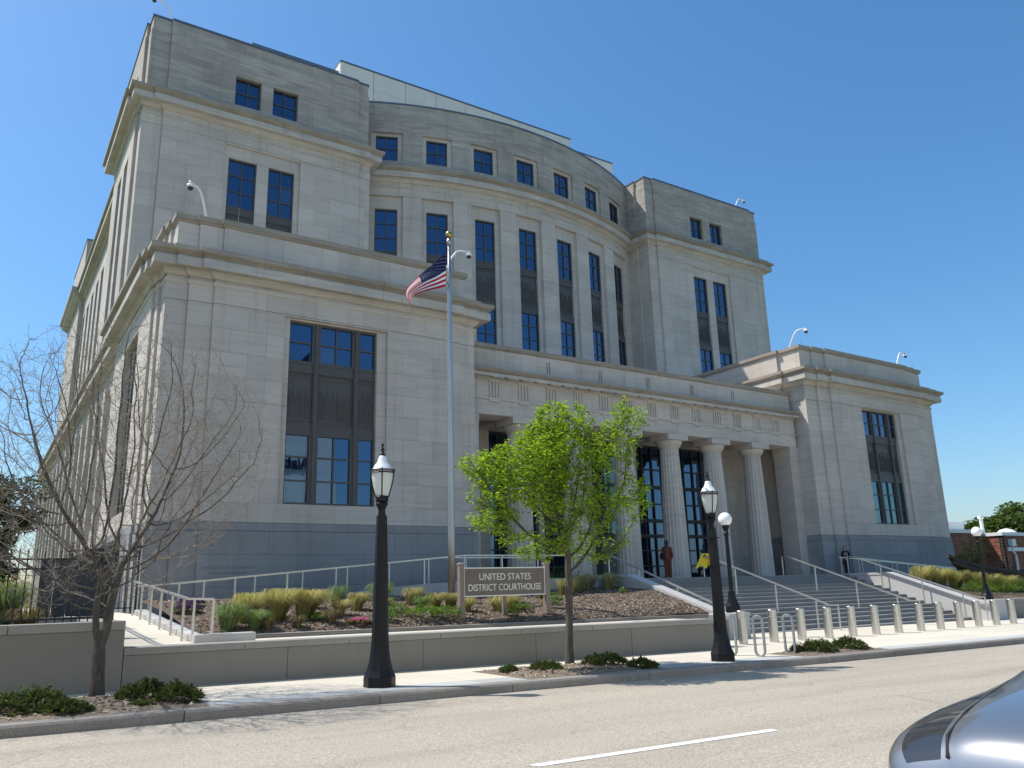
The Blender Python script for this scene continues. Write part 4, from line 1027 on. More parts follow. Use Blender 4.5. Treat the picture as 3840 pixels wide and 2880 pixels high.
# ------------------------------------------------------------------ bollards, bicycle racks
ORD = ['first', 'second', 'third', 'fourth', 'fifth', 'sixth', 'seventh', 'eighth', 'ninth', 'tenth', 'eleventh', 'twelfth', 'thirteenth']
BX = [(19.85, 17.55), (21.2, 17.5), (22.55, 17.5), (23.95, 17.52), (25.35, 17.6), (26.7, 17.62), (28.05, 17.62), (29.5, 17.65), (30.9, 17.7), (32.35, 17.75), (33.8, 17.8), (35.25, 17.85), (36.7, 17.9)]
src = None
for i, (x, y) in enumerate(BX):
    x *= 0.99; lab = 'stainless steel bollard, %s from the left in the row before the stair' % ORD[i]
    loc = (x, y, gz(x))
    if src is None:
        src = thing('bollard', lab, 'bollard', loc, 'steel bollards in front of the stair'); z = gz(x)
        b = MB(); b.lathe(x, y, [(0.136, z), (0.136, z+0.77), (0.131, z+0.775)], 28); b.build('sleeve', STEEL, src, smooth=True, angle=0.5)
        b = MB(); b.lathe(x, y, [(0.128, z+0.776), (0.128, z+0.79), (0.138, z+0.793), (0.138, z+0.965), (0.130, z+0.975), (0.02, z+0.978)], 28); b.build('cap', STEEL, src, smooth=True, angle=0.5)
    else: copy_tree(src, loc, lab)
RK = []
for (x0, x1, y0, y1, lab) in ((16.05, 16.27, 14.95, 14.70, 'galvanised loop bicycle rack half hidden behind the right street lamp'), (16.32, 16.45, 14.0, 14.25, 'galvanised loop bicycle rack between the street lamp and the mulched pit'), (17.38, 17.55, 13.98, 14.2, 'galvanised loop bicycle rack at the edge of the mulched pit')):
    xm, ym = (x0+x1)/2, (y0+y1)/2; z = gz(xm); t = thing('bicycle_rack', lab, 'bicycle rack', (xm, ym, z), 'loop bicycle racks on the pavement')
    d = Vector((0.35, -0.94, 0)).normalized(); c = Vector((xm, ym, z)); hw = 0.118; pts = []
    for a in np.linspace(0, math.pi, 9): pts.append(c+d*(hw*math.cos(a))+Vector((0, 0, 0.84+hw*math.sin(a))))
    for a in np.linspace(math.pi, 2*math.pi, 9): pts.append(c+d*(hw*math.cos(a))+Vector((0, 0, hw+0.012+hw*math.sin(a))))
    pts.append(pts[0]); n_ = Vector((-d.y, d.x, 0)); b = MB(); rings = []
    for k, p in enumerate(pts):
        a = pts[k-1 if k > 0 else -2]; e = pts[(k+1) if k < len(pts)-1 else 1]; tt = (e-a).normalized(); o = tt.cross(n_)
        rings.append([p+n_*0.045+o*0.02, p-n_*0.045+o*0.02, p-n_*0.045-o*0.02, p+n_*0.045-o*0.02])
    b.loft(rings, False, False); b.build('loop', ZINC, t, bevel=0.004)
    b = MB(); b.box(xm-0.07, xm+0.07, ym-0.07, ym+0.07, z, z+0.012); b.build('foot_plate', ZINC, t)

# ------------------------------------------------------------------ security cameras
def sec_camera(x, y, z, ang, label, h=1.0, reach=0.75, s=1.0):
    t = thing('security_camera', label, 'camera', (x, y, z), 'white dome cameras on gooseneck arms')
    d = Vector((math.cos(ang), math.sin(ang), 0)); p = Vector((x, y, z))
    b = MB(); pts = [p, p+Vector((0, 0, 0.12*s)), p+d*0.25*s+Vector((0, 0, 0.65*s)), p+d*0.45*s+Vector((0, 0, 0.92*s)), p+d*0.62*s+Vector((0, 0, 0.99*s)), p+d*1.12*s+Vector((0, 0, 1.0*s))]
    b.tube(pts, 0.045*s, 8); b.build('arm', WHITE, t, smooth=True)
    e = p+d*1.05*s+Vector((0, 0, 0.82*s))
    b = MB(); b.lathe(e.x, e.y, [(0.05*s, e.z+0.16*s), (0.06*s, e.z+0.10*s), (0.13*s, e.z+0.08*s), (0.14*s, e.z-0.03*s)], 16); b.build('housing', WHITE, t, smooth=True)
    b = MB(); b.ball((e.x, e.y, e.z-0.035*s), 0.118*s, 14); b.build('dome', GREYD if s > 0.9 else WHITE, t, smooth=True)
    b = MB(); b.box(x-0.09, x+0.09, y-0.09, y+0.09, z-0.02, z+0.02); b.build('mount', WHITE, t)
sec_camera(5.95, 42.5, 32.8, math.pi+0.2, 'white dome camera arm on the top corner of the left tower')
sec_camera(6.0, 30.05, 15.58, math.pi+0.75, 'white dome camera arm on the left end of the left wing parapet')
sec_camera(16.45, 30.0, 15.58, -0.2, 'white dome camera arm on the left wing parapet just behind the flag')
sec_camera(51.6, 42.5, 32.8, -0.1, 'white dome camera arm on the top right corner of the right tower')
sec_camera(40.9, 30.6, 15.58, -1.2, 'white upright camera arm at the inner corner of the right wing parapet')
sec_camera(51.3, 30.0, 15.58, -0.05, 'white dome camera arm at the right end of the right wing parapet')
t = thing('wall_camera', 'small white bullet camera on the wall behind the columns', 'camera', (37.6, 33.95, 4.3))
b = MB(); b.lathe(37.6, 33.96, [(0.07, 4.2), (0.1, 4.3), (0.07, 4.38)], 12); b.build('housing', WHITE, t, smooth=True); b = MB(); b.ball((37.58, 33.83, 4.27), 0.05, 10); b.build('dome', GREYD, t)

# ------------------------------------------------------------------ yellow caution sign hung on the rail
YEL = M('caution_yellow', (0.92, 0.60, 0.015), 0.5, 0, 0.04); INKB = M('caution_print', (0.05, 0.035, 0.01), 0.7, 0, 0)
t = thing('caution_sign', 'yellow folding wet floor sign hung over the top of a stair handrail', 'caution sign', (28.15, 27.0, 2.2))
def leaf(dx, name):
    def mp(u, z, d):   # panel hinged at z=2.88
        k = (2.88-z)/0.66; w = 0.7+0.55*k
        return (28.18+dx*k*0.31+u*0.2*w*0.55, 26.98-u*0.9*0.20*w-dx*d*0.4, z-abs(dx)*0.0+d*0.0)
    b = MB(); th = 0.018
    def pl(u0, u1, z0, z1): b.hexa([mp(u0, z0, -th), mp(u1, z0, -th), mp(u1, z0, th), mp(u0, z0, th), mp(u0, z1, -th), mp(u1, z1, -th), mp(u1, z1, th), mp(u0, z1, th)])
    pl(-1, 1, 2.30, 2.76); pl(-1, -0.5, 2.22, 2.299); pl(0.5, 1, 2.22, 2.299); pl(-1, -0.45, 2.761, 2.83); pl(0.45, 1, 2.761, 2.83); pl(-1, 1, 2.831, 2.885)
    p = b.build(name, YEL, t)
    if dx < 0:
        b = MB(); f = 0.022*2
        for (u0, u1, z0, z1) in ((-0.5, 0.5, 2.70, 2.715), (-0.4, 0.4, 2.675, 2.69), (-0.55, 0.55, 2.48, 2.49), (-0.5, 0.5, 2.44, 2.452), (-0.5, 0.5, 2.415, 2.427)):
            b.quad(mp(u0, z0, f), mp(u1, z0, f), mp(u1, z1, f), mp(u0, z1, f))
        for (ua, za, ub, zb_) in ((-0.55, 2.50, 0.0, 2.655), (0.55, 2.50, 0.0, 2.655), (-0.1, 2.62, 0.15, 2.54)):
            b.quad(mp(ua-0.06, za, f), mp(ua+0.06, za, f), mp(ub+0.06, zb_, f), mp(ub-0.06, zb_, f))
        b.build('print', INKB, p)
leaf(-1.0, 'front_leaf'); leaf(0.75, 'rear_leaf')

# ------------------------------------------------------------------ iron fence and gate at the left
def fence(name, label, a, c, z, h, pitch=0.135, finial=True, cat='fence', group=None):
    a = Vector(a); c = Vector(c); l = (c-a).length; t = thing(name, label, cat, (a.x, a.y, z), group); d = (c-a)/l
    P = lambda s, zz: (a.x+d.x*s, a.y+d.y*s, zz)
    for zz in (z+0.10, z+h-0.28, z+h-0.10):
        b = MB(); b.rbar(P(0, zz), P(l, zz), 0.03, 0.035); b.build('rail', IRON, t)
    n = int(l/pitch)
    for i in range(1, n):
        s = l*i/n; b = MB()
        p = P(s, 0); b.box(p[0]-0.011, p[0]+0.011, p[1]-0.011, p[1]+0.011, z, z+h)
        if finial: b.lathe(p[0], p[1], [(0.011, z+h), (0.02, z+h+0.03), (0.003, z+h+0.1)], 5)
        b.build('picket', IRON, t)
    k = max(1, round(l/2.4))
    for i in range(k+1):
        p = P(l*i/k, 0); b = MB(); b.box(p[0]-0.035, p[0]+0.035, p[1]-0.035, p[1]+0.035, z-0.05, z+h+0.08)
        b.lathe(p[0], p[1], [(0.02, z+h+0.08), (0.045, z+h+0.14), (0.01, z+h+0.2)], 8); b.build('fence_post', IRON, t)
    return t
fence('iron_fence', 'black iron picket fence above the left planter wall', (-4.5, 17.85), (2.36, 17.85), 1.12, 1.3, 0.136)
fence('iron_fence', 'black iron picket fence running back from the planter to the gate', (2.38, 18.0), (2.5, 29.2), 1.14, 1.5, 0.17)
t = fence('iron_gate', 'black iron gate between the fence and the left corner of the building', (2.6, 29.35), (4.55, 29.35), 1.17, 2.0, 0.16, cat='gate')
MESH = M('pale_mesh', (0.55, 0.54, 0.52), 0.8, 0, 0.2, 30)
b = MB(); b.box(3.45, 4.15, 29.40, 29.42, 1.25, 2.9); b.build('mesh_panel', MESH, t)
DKP = M('enclosure_slate', (0.055, 0.062, 0.070), 0.7, 0, 0.1, 2)
t = thing('screen_enclosure', 'dark grey panelled enclosure standing behind the iron fence', 'enclosure', (1.8, 20.2, 1.0))
for i in range(4):
    x = 1.22+0.275*i; b = MB(); b.box(x, x+0.262, 20.2+i*0.01, 20.26+i*0.01, 1.22, 2.42); b.build('panel', DKP, t)
b = MB(); b.box(1.18, 2.34, 20.12, 20.36, 1.0, 1.21); b.build('base_kerb', GRAN_C, t)

# ------------------------------------------------------------------ far right: sculpture, fence, brick building
BRK = None
def brick_mat():
    mt, nt, b = nodes('red_brick'); b.inputs['Roughness'].default_value = 0.9
    tc = nt.nodes.new('ShaderNodeTexCoord'); mp = nt.nodes.new('ShaderNodeMapping'); mp.inputs['Rotation'].default_value = (math.pi/2, 0, 0)
    L(nt, tc.outputs['Object'], mp.inputs[0])
    n = tex(nt, 'ShaderNodeTexNoise', 1.2, None, Detail=5.0)
    g = nt.nodes.new('ShaderNodeNewGeometry')
    col = ramp(nt, rnd(nt), [(0, (0.17, 0.062, 0.038)), (0.5, (0.26, 0.092, 0.055)), (1, (0.34, 0.13, 0.082))])
    col = mixc(nt, 1.0, col, ramp(nt, n.outputs[0], [(0.3, (0.8, 0.8, 0.8)), (0.7, (1.1, 1.1, 1.1))]), 'MULTIPLY')
    L(nt, col, b.inputs['Base Color']); return mt
BRICK = brick_mat(); BMORT = M('brick_mortar', (0.36, 0.30, 0.26), 0.95)
t = thing('brick_building', 'low red brick building with white roof trim beyond the right wing', 'building', (68, 36, -0.6))
def brick_wall(a, c, z0, z1, inside):
    a = Vector(a); c = Vector(c); l = (c-a).length; d = (c-a)/l; n_ = Vector((d.y, -d.x)) if not inside else Vector((-d.y, d.x))
    core_ = MB(); q = [a-n_*0.3, c-n_*0.3, c-n_*0.012, a-n_*0.012]
    core_.hexa([(p.x, p.y, z0) for p in q]+[(p.x, p.y, z1) for p in q]); w = core_.build('wall', BMORT, t)
    b = MB(); ch_, bl = 0.12, 0.40; k = 0; z = z0
    while z < z1-0.02:
        s = -(k % 2)*bl/2
        while s < l:
            s0, s1 = max(0, s+0.008), min(l, s+bl-0.008)
            if s1 > s0+0.02:
                p0, p1 = a+d*s0, a+d*s1; zt = min(z1, z+ch_-0.016)
                b.hexa([(*(p0-n_*0.05), z), (*(p1-n_*0.05), z), (*p1, z), (*p0, z), (*(p0-n_*0.05), zt), (*(p1-n_*0.05), zt), (*p1, zt), (*p0, zt)])
            s += bl
        z += ch_; k += 1
    b.build('brick_courses', BRICK, w, kind='stuff')
brick_wall((64.0, 42.0), (64.0, 36.0), -0.8, 4.95, False); brick_wall((64.0, 36.0), (70.5, 36.0), -0.8, 4.95, False)
brick_wall((70.5, 36.0), (70.5, 34.5), -0.8, 4.7, False); brick_wall((70.5, 34.5), (90.0, 34.5), -0.8, 4.7, False)
b = MB(); b.box(63.9, 70.6, 35.9, 50, 4.96, 5.25); b.box(70.4, 90.1, 34.4, 50, 4.71, 4.98); b.build('roof_trim', WHITE, t)
b = MB(); b.box(71.0, 90, 34.38, 34.49, 3.45, 3.75); b.build('canopy_trim', WHITE, t)
b = MB(); b.box(71.3, 71.9, 34.15, 34.48, 3.85, 4.4); b.build('downspout_head', WHITE, t)
b = MB(); b.tube([(71.6, 34.35, 3.9), (71.6, 34.35, 3.4), (71.9, 34.35, 3.1), (71.9, 34.35, -0.8)], 0.11, 8); b.build('downspout', WHITE, t)
b = MB(); b.box(68.0, 71.5, 38, 41, 5.26, 5.9); b.box(67.8, 71.7, 37.8, 41.2, 5.901, 6.05); b.build('roof_unit', WHITE, t)
b = MB(); b.lathe(74.5, 38, [(0.15, 4.98), (0.15, 6.4), (0.25, 6.45), (0.25, 6.7)], 12); b.build('roof_vent', WHITE, t)
b = MB(); b.lathe(76.5, 37, [(0.8, 4.98), (0.8, 5.2), (0.5, 5.45), (0.1, 5.55)], 16); b.build('roof_vent', WHITE, t)
SCU = M('blackened_steel', (0.012, 0.011, 0.010), 0.6, 0.2, 0.3, 6)
t = thing('hull_sculpture', 'black slatted sculpture shaped like a long hull near the right edge', 'sculpture', (47, 24, 1.0))
def hull(s, k):
    x = 43.5+12.5*s; y = 24.2+(k-0.5)*1.6*math.sin(math.pi*min(1, max(0, s)))
    top = 2.62-0.95*math.sin(math.pi*s*0.92)**0.8+0.35*max(0, s-0.75)*2
    return Vector((x, y, top))
for k in range(5):
    b = MB(); pts = [hull(s, k/4)+Vector((0, 0, -abs(0.5-k/4)*-0.0-(1-abs(2*k/4-1))*0.55*math.sin(math.pi*s))) for s in np.linspace(0, 1, 17)]
    for p, q in zip(pts[:-1], pts[1:]): b.rbar(p, q, 0.12, 0.16)
    b.build('slat', SCU, t)
for j in range(1, 16):
    s = j/16; b = MB(); a = hull(s, 0); c = hull(s, 1); m_ = (a+c)/2-Vector((0, 0, 0.55*math.sin(math.pi*s)))
    b.tube([a, (a+m_)/2-Vector((0, 0, 0.08)), m_, (c+m_)/2-Vector((0, 0, 0.08)), c], 0.05, 6); b.build('rib', SCU, t)
for k, dy in enumerate((0.0, 0.27, 0.5, 0.73, 1.0)):
    b = MB(); pts = []
    for s in np.linspace(0.02, 0.98, 13):
        a = hull(s, dy); pts.append((a.x, a.y, a.z-0.17-0.28*math.sin(math.pi*s)))
    for p, q in zip(pts[:-1], pts[1:]): b.rbar(p, q, 0.05, 0.20)
    b.build('slat', SCU, t)
for j in range(9):
    b = MB(); f_ = j/8; pts = []
    for s in np.linspace(0.03, 0.97, 13):
        a = hull(s, 0.02+0.3*f_); pts.append((a.x, a.y-0.02, a.z-0.06-(0.75*math.sin(math.pi*s)+0.05)*f_))
    for p, q in zip(pts[:-1], pts[1:]): b.rbar(p, q, 0.05, 0.085)
    b.build('slat', SCU, t)
for j in range(14):
    s = 0.42+0.035*j+rng.uniform(-0.01, 0.01)
    if 6 <= j <= 7: continue
    a = hull(s, rng.uniform(0.2, 0.8)); b = MB(); b.tube([a-Vector((0, 0, 0.3)), a+Vector((rng.uniform(-0.1, 0.1), 0, rng.uniform(0.25, 0.55)))], [0.06, 0.01], 5); b.build('spike', SCU, t)
for s in (0.32, 0.62):
    b = MB(); p = hull(s, 0.5); b.box(p.x-0.06, p.x+0.06, p.y-0.06, p.y+0.06, -0.4, p.z-0.5); b.build('leg', SCU, t)
fence('iron_fence', 'distant black iron fence below the hull sculpture at the right', (54.5, 29.6), (66, 31.5), -0.3, 2.0, 0.22)

# ------------------------------------------------------------------ building across the street (seen mirrored in the windows)
t = thing('opposite_building', 'plain pale building across the street mirrored in the lower left window', 'building', (6, -6, 0))
b = MB(); b.box(-32, 25.0, -24, -6, -0.6, 16); b.build('wall', M('pale_render', (0.84, 0.87, 0.80), 0.85, 0, 0.1, 0.8), t)
b = MB(); b.box(-32.2, 25.2, -24, -5.85, 16, 16.5); b.build('cornice', WHITE, t)
for x in range(-28, 12, 6):
    b = MB(); b.box(x, x+2.4, -5.99, -5.93, 1.0, 3.6); b.build('window', GLASS, t)
text_mesh('Alabama', 1.35, lambda u, z, d: (20.6-u, -5.9+d, z), 0, 11.6, 0, 0.25, BLACK, t, 'lettering')
# ------------------------------------------------------------------ plants
def leafmat(name, base, trans=0.35, var=0.3, rough=0.55):
    mt = bpy.data.materials.new(name); mt.use_nodes = True; nt = mt.node_tree; b = nt.nodes['Principled BSDF']
    out = nt.nodes['Material Output']; b.inputs['Roughness'].default_value = rough; b.inputs['Specular IOR Level'].default_value = 0.35
    col = ramp(nt, rnd(nt), [(0, sc(base, 1-var)), (0.5, base), (1, (min(1, base[0]*(1+var*1.3)), min(1, base[1]*(1+var)), base[2]))])
    L(nt, col, b.inputs['Base Color'])
    tr = nt.nodes.new('ShaderNodeBsdfTranslucent'); L(nt, mixc(nt, 1.0, col, (1.5, 1.55, 0.8), 'MULTIPLY'), tr.inputs[0])
    mx = nt.nodes.new('ShaderNodeMixShader'); mx.inputs[0].default_value = trans
    L(nt, b.outputs[0], mx.inputs[1]); L(nt, tr.outputs[0], mx.inputs[2]); L(nt, mx.outputs[0], out.inputs[0])
    return mt
BARK = M('tree_bark', (0.085, 0.07, 0.057), 0.9, 0, 0.45, 9, bmp=0.8, bscale=30, stretch=(2, 2, 0.6))
TWIG = M('twig_bark', (0.25, 0.21, 0.17), 0.85, 0, 0.3, 5)
SPRING = leafmat('spring_leaf', (0.20, 0.31, 0.026), 0.40, 0.55)
def grow(root, trunk, attractors, step, di, dk, iters, seed=1, gravity=0.0):
    """space colonisation; returns nodes, parents"""
    rs = np.random.RandomState(seed)
    N = [np.array(p, float) for p in trunk]; par = [-1]+list(range(len(trunk)-1))
    A = np.array(attractors, float); alive = np.ones(len(A), bool)
    P = np.array(N)
    near = np.full(len(A), 1e9); idx = np.zeros(len(A), int)
    d = np.linalg.norm(A[:, None]-P[None], axis=2); near = d.min(1); idx = d.argmin(1)
    P = list(P); kids = {}; kidl = {}
    for it in range(iters):
        act = alive & (near < di)
        if not act.any(): break
        dirs = {}
        v = A[act]-np.array(P)[idx[act]]; v /= np.linalg.norm(v, axis=1)[:, None]+1e-9
        new = []
        Dm = np.zeros((len(P), 3)); np.add.at(Dm, idx[act], v); used = np.unique(idx[act])
        for k in used:
            g = Dm[k]; l = np.linalg.norm(g)
            if l < 1e-6: continue
            g = g/l + rs.normal(0, 0.07, 3); g[2] += gravity; g /= np.linalg.norm(g)
            q = P[k]+g*step
            if kids.get(int(k), 0) > 2 or any(np.linalg.norm(q-P[c_]) < 0.45*step for c_ in kidl.get(int(k), ())): continue
            new.append((q, k))
        if not new: break
        base = len(P)
        for q, k in new: kids[int(k)] = kids.get(int(k), 0)+1; kidl.setdefault(int(k), []).append(len(P)); P.append(q); par.append(int(k))
        Q = np.array([q for q, k in new])
        d = np.linalg.norm(A[:, None]-Q[None], axis=2); m_ = d.min(1); j = d.argmin(1)
        up_ = m_ < near; near[up_] = m_[up_]; idx[up_] = base+j[up_]
        alive &= near > dk
    return np.array(P), par
def tree_mesh(P, par, tip=0.0035, expo=2.2, maxr=None, fork=None):
    n = len(P); ch = [[] for _ in range(n)]
    for i, p in enumerate(par):
        if p >= 0: ch[p].append(i)
    r = np.zeros(n)
    for i in range(n-1, -1, -1):
        r[i] = tip if not ch[i] else (sum(r[c]**expo for c in ch[i]))**(1/expo)
    if maxr is not None:
        k = maxr/r.max()
        r = tip+(r-tip)*max(0.05, (maxr-tip)/(r.max()-tip))
    return ch, r
def build_branches(P, par, ch, r, thr):
    big, small = MB(), MB()
    done = [False]*len(P)
    # chains: follow the thickest child
    starts = [(i, par[i]) for i in range(len(P)) if par[i] == -1 or (max(ch[par[i]], key=lambda c: r[c]) != i)]
    for s, p in starts:
        pts = [P[p]] if p >= 0 else []; rad = [min(r[s]*1.05, r[p])] if p >= 0 else []
        c = s
        while True:
            pts.append(P[c]); rad.append(r[c])
            if not ch[c]: break
            c = max(ch[c], key=lambda k: r[k])
        if len(pts) < 2: continue
        R0 = max(rad); n_ = 10 if R0 > 0.05 else (6 if R0 > 0.018 else (4 if R0 > 0.008 else 3))
        (big if R0 > thr else small).tube([Vector(tuple(q)) for q in pts], rad, n_, False)
    return big, small
# ---- bare tree at the left
tx, ty = 1.93, 15.5; tz = gz(tx)+0.04
rs = np.random.RandomState(5)
def to_world(sx, sy, Y):
    d = (sx-1920)*np.array(rt)-(sy-1440)*np.array(up)+3031.38*np.array(fw)
    return d*Y/d[1]+np.array((0, 0, CAMZ))
att = []
crown_c = np.array((1.85, 15.5, 3.85))
while len(att) < 4200:
    q = rs.uniform(-1, 1, 3)
    l = np.linalg.norm(q)
    if l > 1 or l < 0.25*rs.rand(): continue
    z = q[2]
    w = 2.65*(1.0 if z > -0.2 else 1.0+0.25*(z+0.2))
    p = crown_c+np.array((q[0]*w*1.05-0.1, q[1]*w*0.85, z*2.55+0.15*q[0]))
    if p[2] < 1.45 or (p[2] < 2.0 and abs(q[0])+abs(q[1]) < 0.35): continue
    att.append(p)
T1 = [(tx, ty, tz), (tx-0.01, ty, tz+0.3), (tx-0.02, ty, tz+0.62), (tx-0.03, ty, tz+0.82)]
A1 = [(tx-0.10, ty-0.02, tz+1.05), (tx-0.13, ty-0.03, tz+1.35), (tx-0.10, ty-0.02, tz+1.7), (tx-0.09, ty-0.02, tz+2.05)]
B1 = [(tx+0.06, ty+0.03, tz+1.05), (tx+0.09, ty+0.04, tz+1.4), (tx+0.14, ty+0.05, tz+1.75), (tx+0.21, ty+0.06, tz+2.1)]
nodes0 = T1+A1+B1
def grow2():
    P0 = nodes0; par0 = [-1, 0, 1, 2, 3, 4, 5, 6, 3, 8, 9, 10]
    global grow
    P, par = grow(None, P0, att, 0.12, 2.2, 0.135, 80, 3, 0.06)
    par[:len(par0)] = par0
    return P, par
P, par = grow2()
# side twigs
P = list(map(np.array, P)); n0 = len(P)
chx = [0]*n0
for p in par:
    if p >= 0: chx[p] += 1
for i in range(len(nodes0), n0):
    for rep in range(2):
        if rs.rand() < 0.42: continue
        q = par[i]; d = P[i]-P[q]; d /= np.linalg.norm(d)+1e-9
        v = d*0.9+rs.normal(0, 0.5, 3)+np.array((0, 0, 0.15)); v /= np.linalg.norm(v); l = rs.uniform(0.06, 0.15); k = i
        for s in range(rs.randint(2, 4)):
            P.append(P[k]+v*l); par.append(k); k = len(P)-1; v = v+rs.normal(0, 0.18, 3); v /= np.linalg.norm(v)
P = np.array(P)
ch, r = tree_mesh(P, par, 0.0023, 2.6)
r[0] = 0.135; r[1] = 0.112; r[2] = 0.105; r[3] = 0.10
for i in range(4, 12): r[i] = max(r[i], (0.058 if i < 8 else 0.074)-0.004*((i-4) % 4))
big, small = build_branches(P, par, ch, r, 0.012)
BT = thing('bare_tree', 'leafless twin-trunked tree in the mulched pit at the left', 'tree', (tx, ty, tz))
big.build('trunk', BARK, BT, smooth=True); small.build('crown', TWIG, BT, smooth=True)
# buds and a few fresh leaves
b = MB()
for i in range(0, len(P), 2):
    if not ch[i] and rs.rand() < 0.55:
        c = Vector(tuple(P[i])); a = Vector(tuple(rs.normal(0, 1, 3))).normalized()*0.012; e = Vector(tuple(rs.normal(0, 1, 3))).normalized()*0.012
        b.quad(c-a, c+e, c+a, c-e)
b.build('buds', leafmat('bud', (0.20, 0.22, 0.08), 0.3), BT)
# ---- green tree in the middle
gx, gy = 11.33, 15.15; gzz = gz(gx)+0.05
att = []
DL = [(1195, 985, 112, 85, 700), (1110, 1010, 95, 58, 380), (1040, 1008, 52, 34, 150), (1062, 1120, 62, 30, 120), (1245, 1080, 115, 80, 430), (1330, 960, 55, 70, 230), (1345, 893, 26, 42, 120), (1378, 905, 14, 34, 45), (1215, 905, 74, 40, 230), (1372, 1075, 46, 62, 95), (1150, 1180, 85, 40, 80), (1285, 1180, 80, 45, 75), (1100, 1062, 92, 46, 210)]
lobes = []
for (dx, dy, rx_, ry_, n_) in DL:
    yy_ = 14.8+0.25*math.sin(dx*0.05); c = to_world(dx*1.736, dy*1.736, yy_); k_ = 0.0103
    lobes.append((tuple(c), (rx_*k_, min(1.25, max(0.35, rx_*k_)), ry_*k_), n_))
for c, s, n_ in lobes:
    k = 0
    while k < n_:
        q = rs.uniform(-1, 1, 3)
        if np.linalg.norm(q) > 1: continue
        att.append(np.array(c)+q*np.array(s)); k += 1
T2 = [(gx, gy, gzz), (gx+0.0, gy, gzz+0.4), (gx+0.03, gy, gzz+0.8), (gx+0.05, gy, gzz+1.2), (gx+0.06, gy, gzz+1.55)]
P, par = grow(None, T2, att, 0.115, 2.3, 0.17, 75, 4, 0.06)
ch, r = tree_mesh(P, par, 0.003, 2.15, 0.085); r[0] = 0.115; r[1] = 0.095
big, small = build_branches(P, par, ch, r, 0.012)
GT = thing('leafy_tree', 'young tree with bright yellow-green spring leaves before the portico', 'tree', (gx, gy, gzz))
big.build('trunk', BARK, GT, smooth=True); small.build('twigs', TWIG, GT, smooth=True, kind='stuff')
b = MB()
def leaf_at(b, c, d, l, w):
    s = d.cross(Vector((0, 0, 1)))
    if s.length < 1e-3: s = Vector((1, 0, 0))
    s.normalize(); nrm = s.cross(d); tip = c+d*l-Vector((0, 0, l*0.15)); mid = c+d*l*0.45
    b.quad(c, mid+s*w+nrm*w*0.35, tip, mid-s*w+nrm*w*0.35)
for i in range(len(T2), len(P)):
    if r[i] > 0.02: continue
    tipn = not ch[i]
    for k in range(18 if tipn else 9):
        v = Vector(tuple(rs.normal(0, 1, 3))); v.z = v.z*0.25-0.1; v.normalize()
        c = Vector(tuple(P[i]))+Vector(tuple(rs.normal(0, 0.06, 3))); l = rs.uniform(0.055, 0.115)
        leaf_at(b, c, v, l, l*0.36)
b.build('crown', SPRING, GT)

# ---- low shrubs, grasses and flowers
JUN = leafmat('juniper_foliage', (0.085, 0.115, 0.042), 0.15, 0.35, 0.7)
GRE = leafmat('shrub_leaf', (0.11, 0.19, 0.03), 0.3, 0.35)
DKG = leafmat('dark_tree_leaf', (0.055, 0.08, 0.032), 0.2, 0.35)
FARG = leafmat('far_tree_leaf', (0.085, 0.13, 0.035), 0.3, 0.35)
GRS = leafmat('grass_green', (0.16, 0.22, 0.07), 0.35, 0.3, 0.6); STRAW = leafmat('grass_straw', (0.44, 0.36, 0.20), 0.35, 0.25, 0.6)
YGR = leafmat('grass_yellow', (0.36, 0.36, 0.14), 0.4, 0.25, 0.6); BRN = leafmat('grass_brown', (0.13, 0.085, 0.05), 0.2, 0.35, 0.8); BLUEG = leafmat('grass_bluegreen', (0.15, 0.23, 0.13), 0.3, 0.25, 0.6)
PINK = leafmat('pink_flower', (0.62, 0.16, 0.50), 0.3, 0.25); PURP = leafmat('purple_flower', (0.16, 0.05, 0.38), 0.25, 0.3); YELF = leafmat('yellow_flower', (0.55, 0.35, 0.03), 0.3, 0.3)
def juniper(x, y, rx, ry, h, label, n=420, mat=None, zf=gz, spiky=0.10, name='juniper', cat='shrub', group=None, z0=None):
    z = zf(x) if z0 is None else z0
    t = thing(name, label, cat, (x, y, z), group)
    b = MB(); stem = MB()
    for i in range(n):
        a = rng.uniform(0, 6.283); rr = rng.random()**0.6
        px, py = x+rx*rr*math.cos(a), y+ry*rr*math.sin(a)
        hh = h*(1-rr*rr)**0.5*(0.75+0.45*mnoise.noise((px*3, py*3, x)))
        hh = max(0.03, hh)*rng.uniform(0.65, 1.05)
        c = Vector((px, py, z+hh*rng.uniform(0.55, 1.0)))
        o = Vector((math.cos(a)*0.7, math.sin(a)*0.7, rng.uniform(0.3, 1.2))).normalized()
        for k in range(7):
            v = (o+Vector((rng.gauss(0, 0.5), rng.gauss(0, 0.5), rng.gauss(0, 0.4)))).normalized(); l = rng.uniform(0.5, 1.3)*spiky
            leaf_at(b, c, v, l, l*0.16 if mat is None else l*0.3)
    b.build('foliage', mat or JUN, t)
    for k in range(6):
        a = 6.283*k/6; stem.tube([(x, y, z-0.02), (x+rx*0.5*math.cos(a), y+ry*0.5*math.sin(a), z+h*0.35)], [0.012, 0.006], 4)
    stem.build('stems', TWIG, t); return t
def pit(name, xs, ys, nx=24, ny=12):
    x0, x1 = xs; y0, y1 = ys
    def fn(x, y):
        u = (x-x0)/(x1-x0); v = (y-y0)/(y1-y0); e = min(u, 1-u, v, 1-v)
        return gz(x)+0.004+0.055*min(1, e*5)+0.02*mnoise.noise((x*3, y*3, 1))*min(1, e*5)
    height_sheet(name, x0, x1, y0, y1, fn, nx, ny, LITTER); return fn
